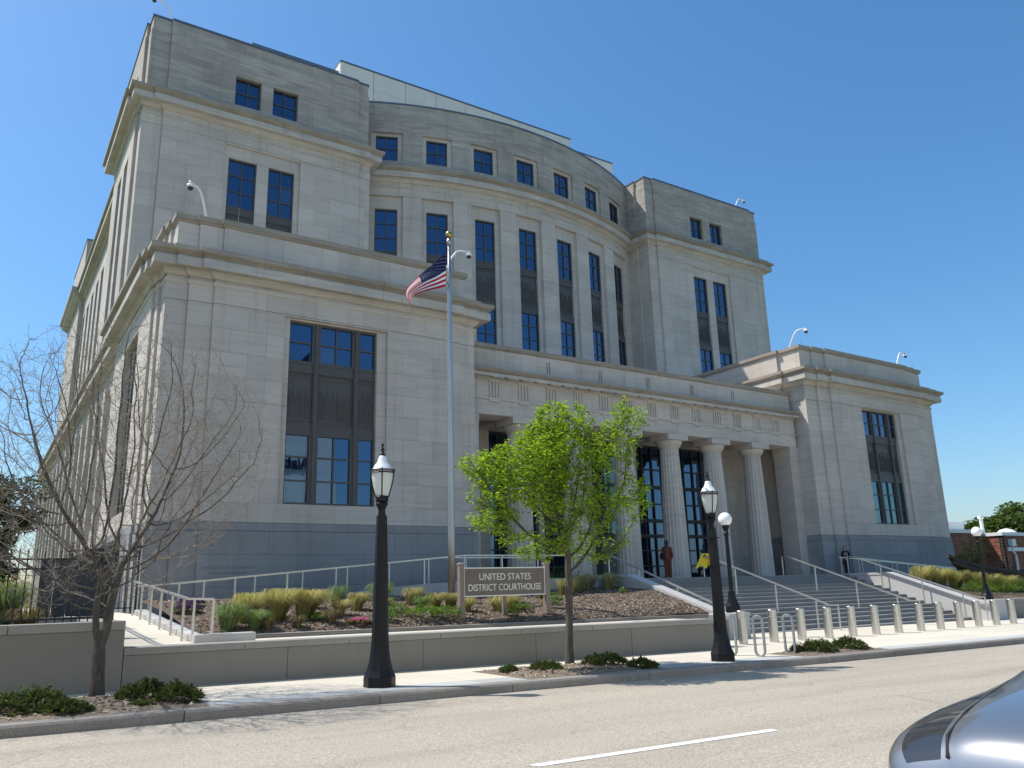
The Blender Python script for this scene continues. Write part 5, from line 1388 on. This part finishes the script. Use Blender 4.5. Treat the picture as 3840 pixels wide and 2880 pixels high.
def litter():
    mt, nt, b = nodes('dry_litter'); b.inputs['Roughness'].default_value = 0.95
    n = tex(nt, 'ShaderNodeTexNoise', 40, (1, 1, 1), Detail=5.0, Roughness=0.7)
    L(nt, ramp(nt, n.outputs[0], [(0.35, (0.07, 0.05, 0.035)), (0.5, (0.20, 0.155, 0.105)), (0.68, (0.36, 0.29, 0.21))]), b.inputs['Base Color']); bump(nt, b, n.outputs[0], 0.8, 0.03); return mt
LITTER = litter()
f1 = pit('tree_pit', (-2.6, 3.25), (13.42, 15.95)); f2 = pit('tree_pit', (9.05, 12.55), (13.42, 15.55)); f3 = pit('tree_pit', (17.1, 20.6), (13.42, 14.6))
chips('bark_chips', 900, lambda: (rng.uniform(-2.4, 3.1), rng.uniform(13.5, 15.8)), f1); chips('bark_chips', 700, lambda: (rng.uniform(9.2, 12.4), rng.uniform(13.5, 15.4)), f2); chips('bark_chips', 500, lambda: (rng.uniform(17.3, 20.4), rng.uniform(13.5, 14.5)), f3)
GJ = 'low juniper shrubs in the kerbside pits'
juniper(0.75, 14.35, 0.75, 0.6, 0.42, 'broad dark juniper at the lower left corner of the kerb', 600, group=GJ)
juniper(1.35, 13.85, 0.32, 0.3, 0.26, 'small juniper in front of the bare tree trunk at the left', 200, group=GJ)
juniper(2.55, 14.75, 0.42, 0.4, 0.36, 'taller juniper just right of the bare tree trunk', 320, group=GJ)
juniper(2.95, 14.15, 0.32, 0.36, 0.36, 'juniper at the right end of the bare tree pit', 280, group=GJ)
juniper(2.35, 13.9, 0.14, 0.14, 0.10, 'tiny juniper sprig on the litter below the bare tree', 60, group=GJ)
juniper(9.45, 14.75, 0.17, 0.17, 0.20, 'smallest juniper at the left end of the leafy tree pit', 110, group=GJ)
juniper(10.15, 14.4, 0.33, 0.3, 0.25, 'juniper left of the leafy tree trunk', 240, group=GJ)
juniper(11.85, 14.55, 0.52, 0.45, 0.36, 'largest juniper right of the leafy tree trunk', 380, group=GJ)
juniper(12.2, 13.75, 0.36, 0.28, 0.22, 'low juniper by the kerb right of the leafy tree', 240, group=GJ)
juniper(18.35, 13.95, 0.52, 0.42, 0.36, 'juniper beside the bicycle rack in the empty pit', 380, group=GJ)
juniper(19.65, 13.95, 0.58, 0.42, 0.38, 'juniper at the right end of the empty pit', 400, group=GJ)
juniper(17.75, 14.1, 0.16, 0.16, 0.28, 'small upright juniper behind the bicycle rack foot', 110, group=GJ)
def tuft(x, y, z, rad, h, n, mats, label, lean=(0.25, -0.05), group=None, name='grass_clump', w=0.006, cat='grass', droop=0.9):
    t = thing(name, label, cat, (x, y, z), group)
    for mi, (mat, fr) in enumerate(mats):
        b = MB()
        for i in range(int(n*fr)):
            a = rng.uniform(0, 6.283); rr = rng.random()**0.5*rad*0.35
            p = Vector((x+rr*math.cos(a), y+rr*math.sin(a), z-0.03)); hh = h*rng.uniform(0.6, 1.05); sp = rad*rng.uniform(0.35, 1.0)
            o = Vector((math.cos(a)*sp+lean[0]*h*rng.uniform(0.5, 1.3), math.sin(a)*sp+lean[1]*h, 0))
            s = Vector((-o.y, o.x, 0)); s = (s.normalized() if s.length > 1e-4 else Vector((1, 0, 0)))*w*rng.uniform(0.7, 1.4)
            q = [p, p+o*0.18+Vector((0, 0, hh*0.55)), p+o*0.55+Vector((0, 0, hh*0.95)), p+o*1.05+Vector((0, 0, hh*(1-0.42*droop)))]
            k = len(b.v); b.v += [tuple(q[0]-s), tuple(q[0]+s), tuple(q[1]-s), tuple(q[1]+s), tuple(q[2]-s*0.7), tuple(q[2]+s*0.7), tuple(q[3])]
            b.f += [(k, k+1, k+3, k+2), (k+2, k+3, k+5, k+4), (k+4, k+5, k+6)]; b.m += [0, 0, 0]
        b.build('blades' if mi == 0 else 'seed_heads', mat, t)
    return t
def bz(x, y): return bed_z(x, y)
def T(x, y, rad, h, n, mats, label, **k): return tuft(x, y, bz(x, y), rad, h, n, mats, label, **k)
YY = [(YGR, 0.6), (STRAW, 0.4)]; GG = [(GRS, 0.75), (BLUEG, 0.25)]; SS = [(STRAW, 0.65), (GRS, 0.35)]; BB = [(BRN, 0.8), (GRS, 0.2)]
T(5.75, 20.9, 0.62, 0.75, 900, YY, 'windblown yellow-green grass clump left of the railing corner bed', lean=(0.5, 0))
T(6.55, 21.1, 0.66, 0.80, 1000, YY, 'large windblown yellow grass clump in the middle of the left bed', lean=(0.55, 0))
T(7.35, 21.2, 0.6, 0.74, 900, YY, 'windblown yellow grass clump right of the largest one in the left bed', lean=(0.55, 0))
T(5.15, 20.1, 0.5, 0.62, 600, GG, 'tall green grass clump behind the path railing posts', lean=(0.1, -0.1))
T(5.75, 20.0, 0.42, 0.45, 400, GG, 'short green grass clump beside the pale edging block')
T(6.0, 19.85, 0.24, 0.30, 260, BB, 'brown cut-back grass tuft next to the edging block', lean=(0, 0))
T(6.75, 19.95, 0.26, 0.32, 280, BB, 'brown cut-back grass tuft left of the pink flowers', lean=(0, 0))
T(7.65, 20.1, 0.30, 0.36, 320, BB, 'dark brown rounded grass tuft near the pink flowers', lean=(0, 0))
T(8.9, 22.9, 0.38, 0.62, 420, [(BLUEG, 0.8), (GRS, 0.2)], 'grey-green arching grass clump behind the straw clump', lean=(0.1, -0.1))
T(9.1, 22.0, 0.42, 0.52, 500, SS, 'straw coloured grass clump bent to the right left of the lamp post', lean=(0.4, -0.1))
T(10.3, 23.0, 0.5, 0.66, 450, GG, 'green arching grass clump left of the lamp post under the ramp', lean=(-0.1, -0.1))
T(11.1, 22.6, 0.42, 0.55, 420, SS, 'straw grass clump just right of the lamp post')
T(11.5, 21.9, 0.42, 0.46, 420, SS, 'flattened straw grass clump right of the lamp post', lean=(0.5, 0))
T(12.1, 22.0, 0.4, 0.44, 380, SS, 'straw grass clump at the foot of the flagpole', lean=(0.5, 0))
T(13.1, 20.9, 0.4, 0.5, 360, SS, 'straw grass clump under the courthouse sign', lean=(-0.15, 0))
T(13.7, 21.2, 0.4, 0.45, 320, SS, 'straw grass clump behind the middle of the sign')
T(16.0, 22.9, 0.42, 0.66, 480, SS, 'straw grass clump right of the sign post behind the leafy tree', lean=(0.2, -0.05))
for k, (xx, yy) in enumerate(((17.4, 23.5), (18.4, 24.3), (19.2, 24.9), (20.0, 25.3), (20.7, 25.0), (21.2, 25.6))):
    T(xx, yy, 0.42, 0.62, 430, SS, 'straw tipped grass clump on top of the mulched bank, %s from the leafy tree' % ORD[k], lean=(0.25, -0.15), group='grass clumps along the top of the mulched bank')
for k, (xx, yy, mm, lb) in enumerate(((8.0, 22.6, GG, 'low green grass tuft under the ramp left of the grey-green clump'), (8.3, 21.2, SS, 'small straw grass tuft right of the windblown clumps'), (9.7, 21.5, GG, 'green grass tuft between straw clump and lamp post'), (12.0, 20.9, SS, 'straw grass tuft left of the sign behind the leafy patch'), (10.9, 21.6, GG, 'green grass tuft behind the wide leafy patch'), (14.5, 22.2, SS, 'straw grass tuft behind the right sign post'), (14.9, 23.4, SS, 'straw grass tuft on the slope behind the sign'))):
    T(xx, yy, 0.34, 0.44, 340, mm, lb, lean=(0.25, -0.05))
def leafy(x, y, rad, h, n, mat, label, z=None, flowers=None, fn=0.03, group=None, name='leafy_plant', cat='plant', fsize=0.03):
    z = bz(x, y) if z is None else z
    t = thing(name, label, cat, (x, y, z), group); b = MB(); fl_ = MB(); st = MB()
    for i in range(n):
        a = rng.uniform(0, 6.283); rr = rng.random()**0.5*rad; hh = h*(1-0.6*(rr/rad)**2)*rng.uniform(0.4, 1.05)
        c = Vector((x+rr*math.cos(a), y+rr*math.sin(a), z+hh))
        v = Vector((math.cos(a)+rng.gauss(0, 0.5), math.sin(a)+rng.gauss(0, 0.5), rng.uniform(-0.1, 0.7))).normalized(); l = rng.uniform(0.04, 0.10)
        leaf_at(b, c, v, l, l*0.34)
        if flowers and rng.random() < fn:
            for k in range(5):
                vv = Vector((math.cos(k*1.256), math.sin(k*1.256), 0.35)).normalized(); leaf_at(fl_, c+Vector((0, 0, 0.03)), vv, fsize, fsize*0.5)
        if i % 25 == 0: st.tube([(x+rr*0.3*math.cos(a), y+rr*0.3*math.sin(a), z-0.02), c], 0.004, 3)
    b.build('leaves', mat, t); st.build('stems', GRS, t)
    if flowers and fl_.v: fl_.build('flowers', flowers, t)
    return t
leafy(8.35, 19.95, 0.30, 0.12, 260, GRE, 'mound of bright pink flowers at the front of the bed', flowers=PINK, fn=1.6, name='flower_mound', cat='flowers', fsize=0.032)
leafy(4.75, 22.6, 0.38, 0.24, 300, GRE, 'purple flowers beside the path railing at the left of the bed', flowers=PURP, fn=1.2, name='flower_mound', cat='flowers', fsize=0.04)
leafy(5.15, 24.2, 0.36, 0.24, 300, GRE, 'purple flowers below the start of the ramp', flowers=PURP, fn=1.2, name='flower_mound', cat='flowers', fsize=0.04)
leafy(7.55, 20.5, 0.26, 0.24, 240, GRE, 'bright green leafy plant at the right of the yellow grass clumps')
leafy(9.2, 20.2, 0.30, 0.26, 260, GRE, 'bright green leafy plant left of the lamp post at the bed front')
leafy(10.3, 20.2, 0.5, 0.34, 620, GRE, 'wide green leafy patch between lamp post and sign', flowers=YELF, fn=0.01)
leafy(10.95, 20.1, 0.42, 0.32, 500, GRE, 'green leafy patch against the left sign post')
leafy(9.8, 20.9, 0.4, 0.3, 360, GRE, 'green leafy plant behind the lamp post foot')
leafy(12.95, 19.85, 0.16, 0.28, 160, GRE, 'small dark leafy plant under the middle of the sign')
leafy(13.8, 20.7, 0.3, 0.25, 220, GRE, 'green sprigs behind the right half of the sign')
leafy(15.0, 20.9, 0.28, 0.28, 200, GRE, 'green sprigs between the sign and the leafy tree trunk')
leafy(15.6, 21.6, 0.3, 0.36, 260, GRE, 'bright green plant right of the leafy tree trunk')
leafy(19.9, 23.2, 0.14, 0.22, 90, GRE, 'single green sprig on the bare mulched bank')
leafy(20.9, 21.3, 0.10, 0.16, 60, GRE, 'tiny green sprig near the bottom of the stair wall')
for k in range(7): leafy(15.4+0.85*k, 26.3+0.2*(k % 3), 0.42, 0.75+0.2*(k % 2), 330, GRE, 'leafy dark green shrub below the portico, %s from the flagpole' % ORD[k], z=1.5, group='shrubs along the portico base', name='shrub', cat='shrub')
# right bed: grasses and hedge
for k in range(6): tuft(41.3+1.15*k, 24.6-0.25*k, rbed(41.3+1.15*k, 24.6-0.25*k), 0.75, 1.15-0.05*k, 520, YY, 'pale windblown grass clump behind the right stair wall, %s from the woman' % ORD[k], lean=(0.45, -0.1), group='grass clumps behind the right stair wall', w=0.012)
for k in range(9): leafy(42.2+1.25*k, 22.3+0.5*(k % 2), 0.85, 0.75, 520, GRE, 'green hedge shrub behind the planter wall, %s from the stair' % ORD[k], z=rbed(42, 22.4)-0.05, group='hedge shrubs at the right', name='hedge_shrub', cat='shrub')
for k in range(3): tuft(46.5+2.2*k, 24.6, rbed(48, 24)-0.05, 0.6, 1.0, 300, YY, 'pale grass tuft rising among the far right hedge, %s from the globe lamp' % ORD[k], lean=(0.4, 0), group='grass tufts in the right hedge', w=0.012)
# left planter: green grass, yellow shrub, dark stump of grass
tuft(0.55, 19.2, 1.05, 0.55, 0.95, 700, GG, 'tall green grass behind the iron fence at the far left')
tuft(-0.3, 19.6, 1.05, 0.55, 0.95, 600, GG, 'green grass clump cut by the left picture edge', lean=(0, 0))
tuft(0.95, 18.4, 1.05, 0.42, 0.42, 420, BB, 'dark brown grass tuft on the left planter behind the wall', lean=(0, 0))
leafy(1.05, 22.8, 0.62, 1.15, 800, leafmat('golden_leaf', (0.42, 0.26, 0.03), 0.3, 0.35), 'golden yellow shrub behind the iron fence', z=1.05, name='golden_shrub', cat='shrub')
leafy(0.3, 24.6, 0.8, 1.3, 700, GRE, 'green shrub behind the golden shrub at the left', z=1.05, name='shrub', cat='shrub')
# ---- larger background trees
def crown_tree(x, y, z, h, rad, label, mat, n=5200, trunk_r=0.25, leaf_l=0.28, group=None, low=0.25, seed=1, name='background_tree'):
    r_ = random.Random(seed); t = thing(name, label, 'tree', (x, y, z), group)
    tr_ = MB(); tr_.tube([(x, y, z), (x+0.1, y, z+h*0.3), (x, y, z+h*0.7)], [trunk_r, trunk_r*0.8, trunk_r*0.3], 8)
    lobes_ = []
    for k in range(16):
        a = r_.uniform(0, 6.283); rr = rad*r_.uniform(0.2, 0.8); zz = z+h*(low+(1-low)*r_.uniform(0.12, 0.92)); s = rad*r_.uniform(0.25, 0.42)
        c = Vector((x+rr*math.cos(a), y+rr*math.sin(a), zz)); lobes_.append((c, s)); tr_.tube([(x, y, z+h*0.28), ((x+c.x)/2, (y+c.y)/2, (z+h*0.35+c.z)/2), c], [trunk_r*0.4, trunk_r*0.25, 0.03], 5)
    tr_.build('trunk', BARK, t); b = MB()
    for i in range(n):
        c, s = r_.choice(lobes_); q = Vector((r_.gauss(0, 1), r_.gauss(0, 1), r_.gauss(0, 1))).normalized()*s*(r_.random()**0.4)
        q.z *= 0.75; v = (q.normalized()+Vector((r_.gauss(0, 0.6), r_.gauss(0, 0.6), r_.gauss(0, 0.4)))).normalized(); l = leaf_l*r_.uniform(0.6, 1.3)
        leaf_at(b, c+q, v, l, l*0.38)
    b.build('crown', mat, t)
crown_tree(0.9, 60, 1.0, 8.5, 3.2, 'dark evergreen tree beyond the left side of the building', DKG, 7000, seed=3, low=0.05, group='dark trees far left')
crown_tree(-3.4, 52, 1.0, 7.2, 3.0, 'dark evergreen tree at the far left edge of the picture', DKG, 7000, seed=4, low=0.05, group='dark trees far left')
crown_tree(-7.5, 48, 1.0, 6.0, 3.2, 'dark evergreen mostly outside the left edge', DKG, 5000, seed=11, low=0.0, group='dark trees far left')
crown_tree(0.2, 72, 1.0, 6.0, 3.2, 'lower dark tree between the far left evergreens', DKG, 5000, seed=9, low=0.02, group='dark trees far left')
for k, (x, y, h, rad, lab) in enumerate(((106, 52, 9.0, 4.0, 'green tree behind the brick building right of the roof unit'), (115, 53, 10.6, 5.2, 'largest green tree above the brick roof at the right edge'), (101, 52, 8.2, 3.2, 'smaller green tree showing left above the brick roof'))):
    crown_tree(x, y, -0.6, h, rad, lab, FARG, 6000, seed=20+k, leaf_l=0.5, low=0.3, group='trees behind the brick building')
crown_tree(63.2, 33.3, -0.5, 4.6, 1.9, 'young sparse tree in front of the brick wall', leafmat('young_leaf', (0.16, 0.17, 0.04), 0.3, 0.35), 1800, 0.08, 0.2, seed=31, low=0.2)
# ------------------------------------------------------------------ people
SKIN = M('skin', (0.45, 0.27, 0.19), 0.6, 0, 0.05)
def cap(b, a, c, ra, rb, n=10, sq=1.0):
    a = Vector(a); c = Vector(c); t = (c-a).normalized(); x = t.cross(Vector((0, 1, 0.01))).normalized(); y = x.cross(t); rings = []
    L_ = (c-a).length
    prof = [(-ra*0.95, ra*0.3), (-ra*0.6, ra*0.8), (0, ra), (L_, rb), (L_+rb*0.6, rb*0.8), (L_+rb*0.95, rb*0.3)]
    for s, rr in prof: rings.append([a+t*s+x*rr*math.cos(2*math.pi*k/n)+y*rr*sq*math.sin(2*math.pi*k/n) for k in range(n)])
    b.loft(rings)
def remesh(o, vox):
    m_ = o.modifiers.new('remesh', 'REMESH'); m_.mode = 'VOXEL'; m_.voxel_size = vox; m_.use_smooth_shade = True
    s = o.modifiers.new('smooth', 'SMOOTH'); s.factor = 0.5; s.iterations = 4
def person(x, y, z, h, face, label, top, bottom, hair, shirt=None, hold=1, long_hair=False, bag=None, bagmat=None):
    """face: heading angle of the gaze in plan; local +f forward, +s to the person's left"""
    f = Vector((math.cos(face), math.sin(face), 0)); s = Vector((-f.y, f.x, 0)); k = h/1.68; O = Vector((x, y, z))
    W = lambda a, c, e: O+s*a*k+f*c*k+Vector((0, 0, e*k))
    b = MB()     # body: one continuous remeshed figure
    b.ball(W(0, 0.01, 1.565), 0.098*k, 14, (0.86, 0.95, 1.18)); b.ball(W(0, 0.095, 1.54), 0.02*k, 8); b.ball(W(0, 0.06, 1.49), 0.055*k, 10)
    for q in (-1, 1): b.ball(W(0.082*q, 0.0, 1.55), 0.022*k, 8); b.ball(W(0.033*q, 0.083, 1.565), 0.014*k, 6)
    cap(b, W(0, 0, 1.36), W(0, 0.005, 1.50), 0.055*k, 0.05*k)
    cap(b, W(0, 0, 0.98), W(0, 0, 1.28), 0.135*k, 0.155*k); cap(b, W(0, 0, 0.90), W(0, 0, 1.0), 0.15*k, 0.13*k)
    hands = []
    for q in (-1, 1):
        cap(b, W(0.085*q, 0, 0.86), W(0.085*q, 0.02, 0.50), 0.092*k, 0.06*k); cap(b, W(0.085*q, 0.02, 0.48), W(0.085*q, -0.01, 0.09), 0.058*k, 0.036*k); cap(b, W(0.085*q, -0.03, 0.04), W(0.095*q, 0.13, 0.03), 0.036*k, 0.03*k)
        el = W(0.225*q, 0.0 if hold else -0.03, 1.08); wr = W(0.07*q, 0.19, 0.96) if hold else W(0.20*q, 0.12, 0.90)
        cap(b, W(0.175*q, 0, 1.34), el, 0.05*k, 0.04*k); cap(b, el, wr, 0.038*k, 0.027*k); hands.append(wr)
        hd_ = (f*0.6+Vector((0, 0, -0.8))).normalized()
        b.ball(wr+hd_*0.05*k, 0.036*k, 8, (0.7, 1, 1.1))
        for j in range(4): cap(b, wr+hd_*0.07*k+s*(j-1.5)*0.017*k, wr+hd_*(0.135-0.008*abs(j-1.3))*k+s*(j-1.5)*0.019*k-f*0.015*k, 0.0095*k, 0.008*k, 6)
        cap(b, wr+hd_*0.035*k-s*q*0.03*k, wr+hd_*0.085*k-s*q*0.05*k, 0.0105*k, 0.008*k, 6)
    P_ = b.build('person', SKIN, None, label, 'person', org=(x, y, z)); remesh(P_, 0.011)
    b = MB()     # trousers
    cap(b, W(0, 0, 0.86), W(0, 0, 1.0), 0.165*k, 0.15*k)
    for q in (-1, 1): cap(b, W(0.085*q, 0, 0.85), W(0.085*q, 0.015, 0.5), 0.112*k, 0.085*k); cap(b, W(0.085*q, 0.015, 0.5), W(0.088*q, 0, 0.07), 0.085*k, 0.078*k)
    remesh(b.build('trousers', bottom, P_), 0.014)
    b = MB()     # jacket
    cap(b, W(0, -0.01, 0.90), W(0, -0.01, 1.12), 0.165*k, 0.15*k); cap(b, W(0, -0.01, 1.1), W(0, -0.012, 1.29), 0.15*k, 0.165*k); cap(b, W(-0.13, 0, 1.345), W(0.13, 0, 1.345), 0.075*k, 0.075*k)
    for q in (-1, 1):
        el = W(0.225*q, 0.0 if hold else -0.03, 1.08)
        cap(b, W(0.17*q, 0, 1.34), el, 0.07*k, 0.058*k); cap(b, el, el.lerp(hands[0 if q < 0 else 1], 0.9), 0.056*k, 0.043*k)
    remesh(b.build('jacket', top, P_), 0.014)
    if shirt:
        b = MB(); cap(b, W(0, 0.085, 1.02), W(0, 0.085, 1.32), 0.075*k, 0.07*k, 10, 0.9); remesh(b.build('shirt', shirt, P_), 0.014)
    b = MB(); b.ball(W(0, -0.012, 1.60), 0.108*k, 14, (0.95, 1.0, 1.05)); b.ball(W(0, -0.05, 1.52), 0.095*k, 12)
    if long_hair: cap(b, W(0, -0.09, 1.28), W(0, -0.07, 1.56), 0.085*k, 0.1*k, 10, 0.6)
    else:
        for q in (-1, 1): cap(b, W(0.08*q, -0.01, 1.49), W(0.085*q, -0.01, 1.58), 0.035*k, 0.04*k)
    # cut the hair back from the face
    ho = b.build('hair', hair, P_); remesh(ho, 0.013)
    for v in ho.data.vertices:
        d = (Vector(v.co)+O-W(0, 0, 1.56)).dot(f)
        if d > 0.045*k and (Vector(v.co)+O).z < W(0, 0, 1.63).z: v.co -= f*(d-0.045*k)
    if bag == 'hand':
        c = (hands[0]+hands[1])/2-Vector((0, 0, 0.27*k))-s*0.16*k
        b = MB(); b.ball(c, 0.15*k, 12, (1.0, 0.55, 0.75)); g = b.build('handbag', bagmat, None, 'black handbag held in front by the woman by the right rail', 'handbag', org=tuple(c), smooth=True)
        b = MB(); b.tube([c+s*0.09*k+Vector((0, 0, 0.07)), c+s*0.12*k+Vector((0, 0, 0.2)), c+s*0.16*k+Vector((0, 0, 0.27)), c-s*0.0+Vector((0, 0, 0.2)), c-s*0.06*k+Vector((0, 0, 0.07))], 0.012, 6); b.build('strap', bagmat, g)
    if bag == 'shoulder':
        c = W(0.25, -0.05, 0.98); b = MB(); b.ball(c, 0.13*k, 12, (0.6, 0.9, 1.25)); g = b.build('shoulder_bag', bagmat, None, 'dark shoulder bag carried by the person in rust orange', 'bag', org=tuple(c), smooth=True)
        b = MB(); b.tube([c+Vector((0, 0, 0.12)), W(0.2, -0.08, 1.3), W(0.13, -0.02, 1.43), W(0.2, 0.06, 1.28), c+f*0.06+Vector((0, 0, 0.12))], 0.014, 6); b.build('strap', bagmat, g)
    return P_
NAVY = M('black_suit', (0.010, 0.010, 0.012), 0.8, 0, 0.2); BSH = M('blue_shirt', (0.02, 0.05, 0.25), 0.7, 0, 0.1); RUST = M('rust_cloth', (0.12, 0.032, 0.018), 0.8, 0, 0.15); HAIR1 = M('auburn_hair', (0.06, 0.025, 0.015), 0.6, 0, 0.3); HAIR2 = M('dark_hair', (0.012, 0.009, 0.008), 0.6, 0, 0.3)
person(41.55, 29.0, 1.80, 1.58, math.atan2(-29, -41)+0.1, 'woman in black suit and blue shirt standing beside the right stair rail', NAVY, NAVY, HAIR1, BSH, 1, False, 'hand', NAVY)
person(27.75, 29.0, FL, 1.74, math.atan2(29, 27)-0.1, 'person in rust orange suit seen from behind walking to the doors', RUST, RUST, HAIR2, None, 0, True, 'shoulder', NAVY)

# ------------------------------------------------------------------ grey car at the lower right
def car_paint():
    mt, nt, b = nodes('grey_metallic_paint'); b.inputs['Base Color'].default_value = (0.17, 0.175, 0.185, 1); b.inputs['Metallic'].default_value = 0.75; b.inputs['Roughness'].default_value = 0.32
    b.inputs['Coat Weight'].default_value = 1.0; b.inputs['Coat Roughness'].default_value = 0.03
    n = tex(nt, 'ShaderNodeTexNoise', 900, None, Detail=1.0); L(nt, ramp(nt, n.outputs[0], [(0.3, (0.22, 0.225, 0.235)), (0.7, (0.36, 0.365, 0.375))]), b.inputs['Base Color'])
    return mt
CARP = car_paint(); CARG = glass('car_glass', (0.012, 0.013, 0.013), 1.6, 0.0); TYRE = M('tyre', (0.012, 0.012, 0.012), 0.85, 0, 0.2); RIM = M('rim', (0.5, 0.5, 0.5), 0.3, 1.0, 0.05); CHROME = M('chrome', (0.6, 0.6, 0.6), 0.12, 1.0, 0.03)
LAMPG = glass('headlight_lens', (0.02, 0.021, 0.022), 1.8, 0.0)
CX, CY = 4.50, 2.30; CZ = gz(6)-0.15
car = thing('parked_car', 'grey metallic car at the lower right corner, only its front corner showing', 'car', (CX+2.2, CY, CZ))
# stations along the length: x, half width at belt, half width at roof, deck/roof height, belt height, sill
ST_ = [(0.00, 0.55, 0.45, 0.68, 0.60, 0.36), (0.06, 0.78, 0.40, 0.89, 0.74, 0.28), (0.16, 0.86, 0.44, 0.985, 0.83, 0.24), (0.45, 0.90, 0.48, 1.075, 0.91, 0.2), (0.9, 0.915, 0.54, 1.14, 0.965, 0.2), (1.35, 0.92, 0.62, 1.18, 0.99, 0.18), (2.1, 0.92, 0.58, 1.45, 1.0, 0.18), (2.7, 0.92, 0.57, 1.48, 1.0, 0.18), (3.4, 0.91, 0.57, 1.42, 0.98, 0.18), (4.0, 0.90, 0.60, 1.18, 0.96, 0.18), (4.3, 0.88, 0.66, 1.04, 0.92, 0.2), (4.55, 0.80, 0.60, 0.92, 0.80, 0.26), (4.62, 0.60, 0.50, 0.75, 0.65, 0.34)]
b = MB(); rings = []
for (xs, wb, wr_, zr, zb_, zs) in ST_:
    half = [(0.0, zr), (wr_*0.55, zr-0.006), (wr_*0.9, zr-0.03), (wr_, zr-0.055), (wb*0.93+0.0, zb_+0.03), (wb, zb_-0.03), (wb*1.01, (zb_+zs)/2+0.06), (wb*0.985, zs+0.10), (wb*0.93, zs), (0.0, zs)]
    ring = [(CX+xs, CY+w_, CZ+z) for w_, z in half]+[(CX+xs, CY-w_, CZ+z) for w_, z in half[-2:0:-1]]
    rings.append(ring)
b.loft(rings)
n_ = len(rings[0])
# glass faces: the band above the belt between rear glass and windscreen, and the hatch
for a in range(len(ST_)-1):
    for k in range(n_):
        fi = a*n_+k
        top = k in (0, 1, n_-1, n_-2); side = k in (3, n_-4)
        if top and a in (5, 8, 9): b.m[fi] = 1
        if side and 5 <= a <= 8: b.m[fi] = 1
        if 1 <= a <= 3 and k in (3, n_-4): b.m[fi] = 2
body = b.build('body', [CARP, CARG, LAMPG], car, smooth=True)
ss = body.modifiers.new('sub', 'SUBSURF'); ss.levels = 2; ss.render_levels = 2
b = MB(); pts = []
for sgn in np.linspace(-1, 1, 15):
    pts.append((CX-0.055+0.30*abs(sgn)**3, CY+0.86*sgn, CZ+0.70))
rg = []
for p in pts: rg.append([(p[0]-0.03, p[1], p[2]-0.16), (p[0]-0.05, p[1], p[2]-0.02), (p[0]-0.02, p[1], p[2]+0.03), (p[0]+0.14, p[1]*1.0, p[2]+0.03), (p[0]+0.14, p[1], p[2]-0.2)])
b.loft(rg); b.build('bumper', CARP, car, smooth=True)
for sy in (-1, 1):
    b = MB(); b.lathe(0, 0, [(0.1, -0.1)], 8) if False else None
    for xx in (0.82, 3.62):
        w = MB(); cx_, cz_ = CX+xx, CZ+0.32; yo = CY+sy*0.80
        ring = lambda rr, yy: [(cx_+rr*math.cos(2*math.pi*j/28), yy, cz_+rr*math.sin(2*math.pi*j/28)) for j in range(28)]
        w.loft([ring(0.20, yo-0.1), ring(0.31, yo-0.11), ring(0.325, yo), ring(0.31, yo+0.11), ring(0.20, yo+0.1)]); wo = w.build('wheel', TYRE, car, smooth=True)
        w = MB(); w.loft([ring(0.20, yo+sy*0.105), ring(0.18, yo+sy*0.115), ring(0.05, yo+sy*0.09)]); w.build('rim', RIM, wo, smooth=True)
    b = MB(); b.box(CX+0.03, CX+0.25, CY+sy*0.62-0.16, CY+sy*0.62+0.10, CZ+0.44, CZ+0.50); b.build('fog_lamp', M('fog_lamp', (0.5, 0.5, 0.5), 0.2, 0, 0), car, bevel=0.02)
GAP = M('panel_gap', (0.01, 0.01, 0.01), 0.8, 0, 0)
for sy in (-1, 1):
    b = MB(); b.tube([(CX+xs, CY+sy*(wr_+0.012), CZ+zr-0.062) for (xs, wb, wr_, zr, zb_, zs) in ST_[1:6]], 0.010, 6); b.build('hood_gap', GAP, car)
b = MB(); b.tube([(CX+0.045+0.20*abs(s)**2.8, CY+0.78*s, CZ+0.775) for s in np.linspace(-1, 1, 17)], 0.016, 6); b.build('bumper_gap', GAP, car)
b = MB(); b.tube([(CX+0.02+0.22*abs(s)**2.5, CY+0.80*s, CZ+0.75) for s in np.linspace(-1, 1, 13)], 0.014, 6); b.build('chrome_strip', CHROME, car)
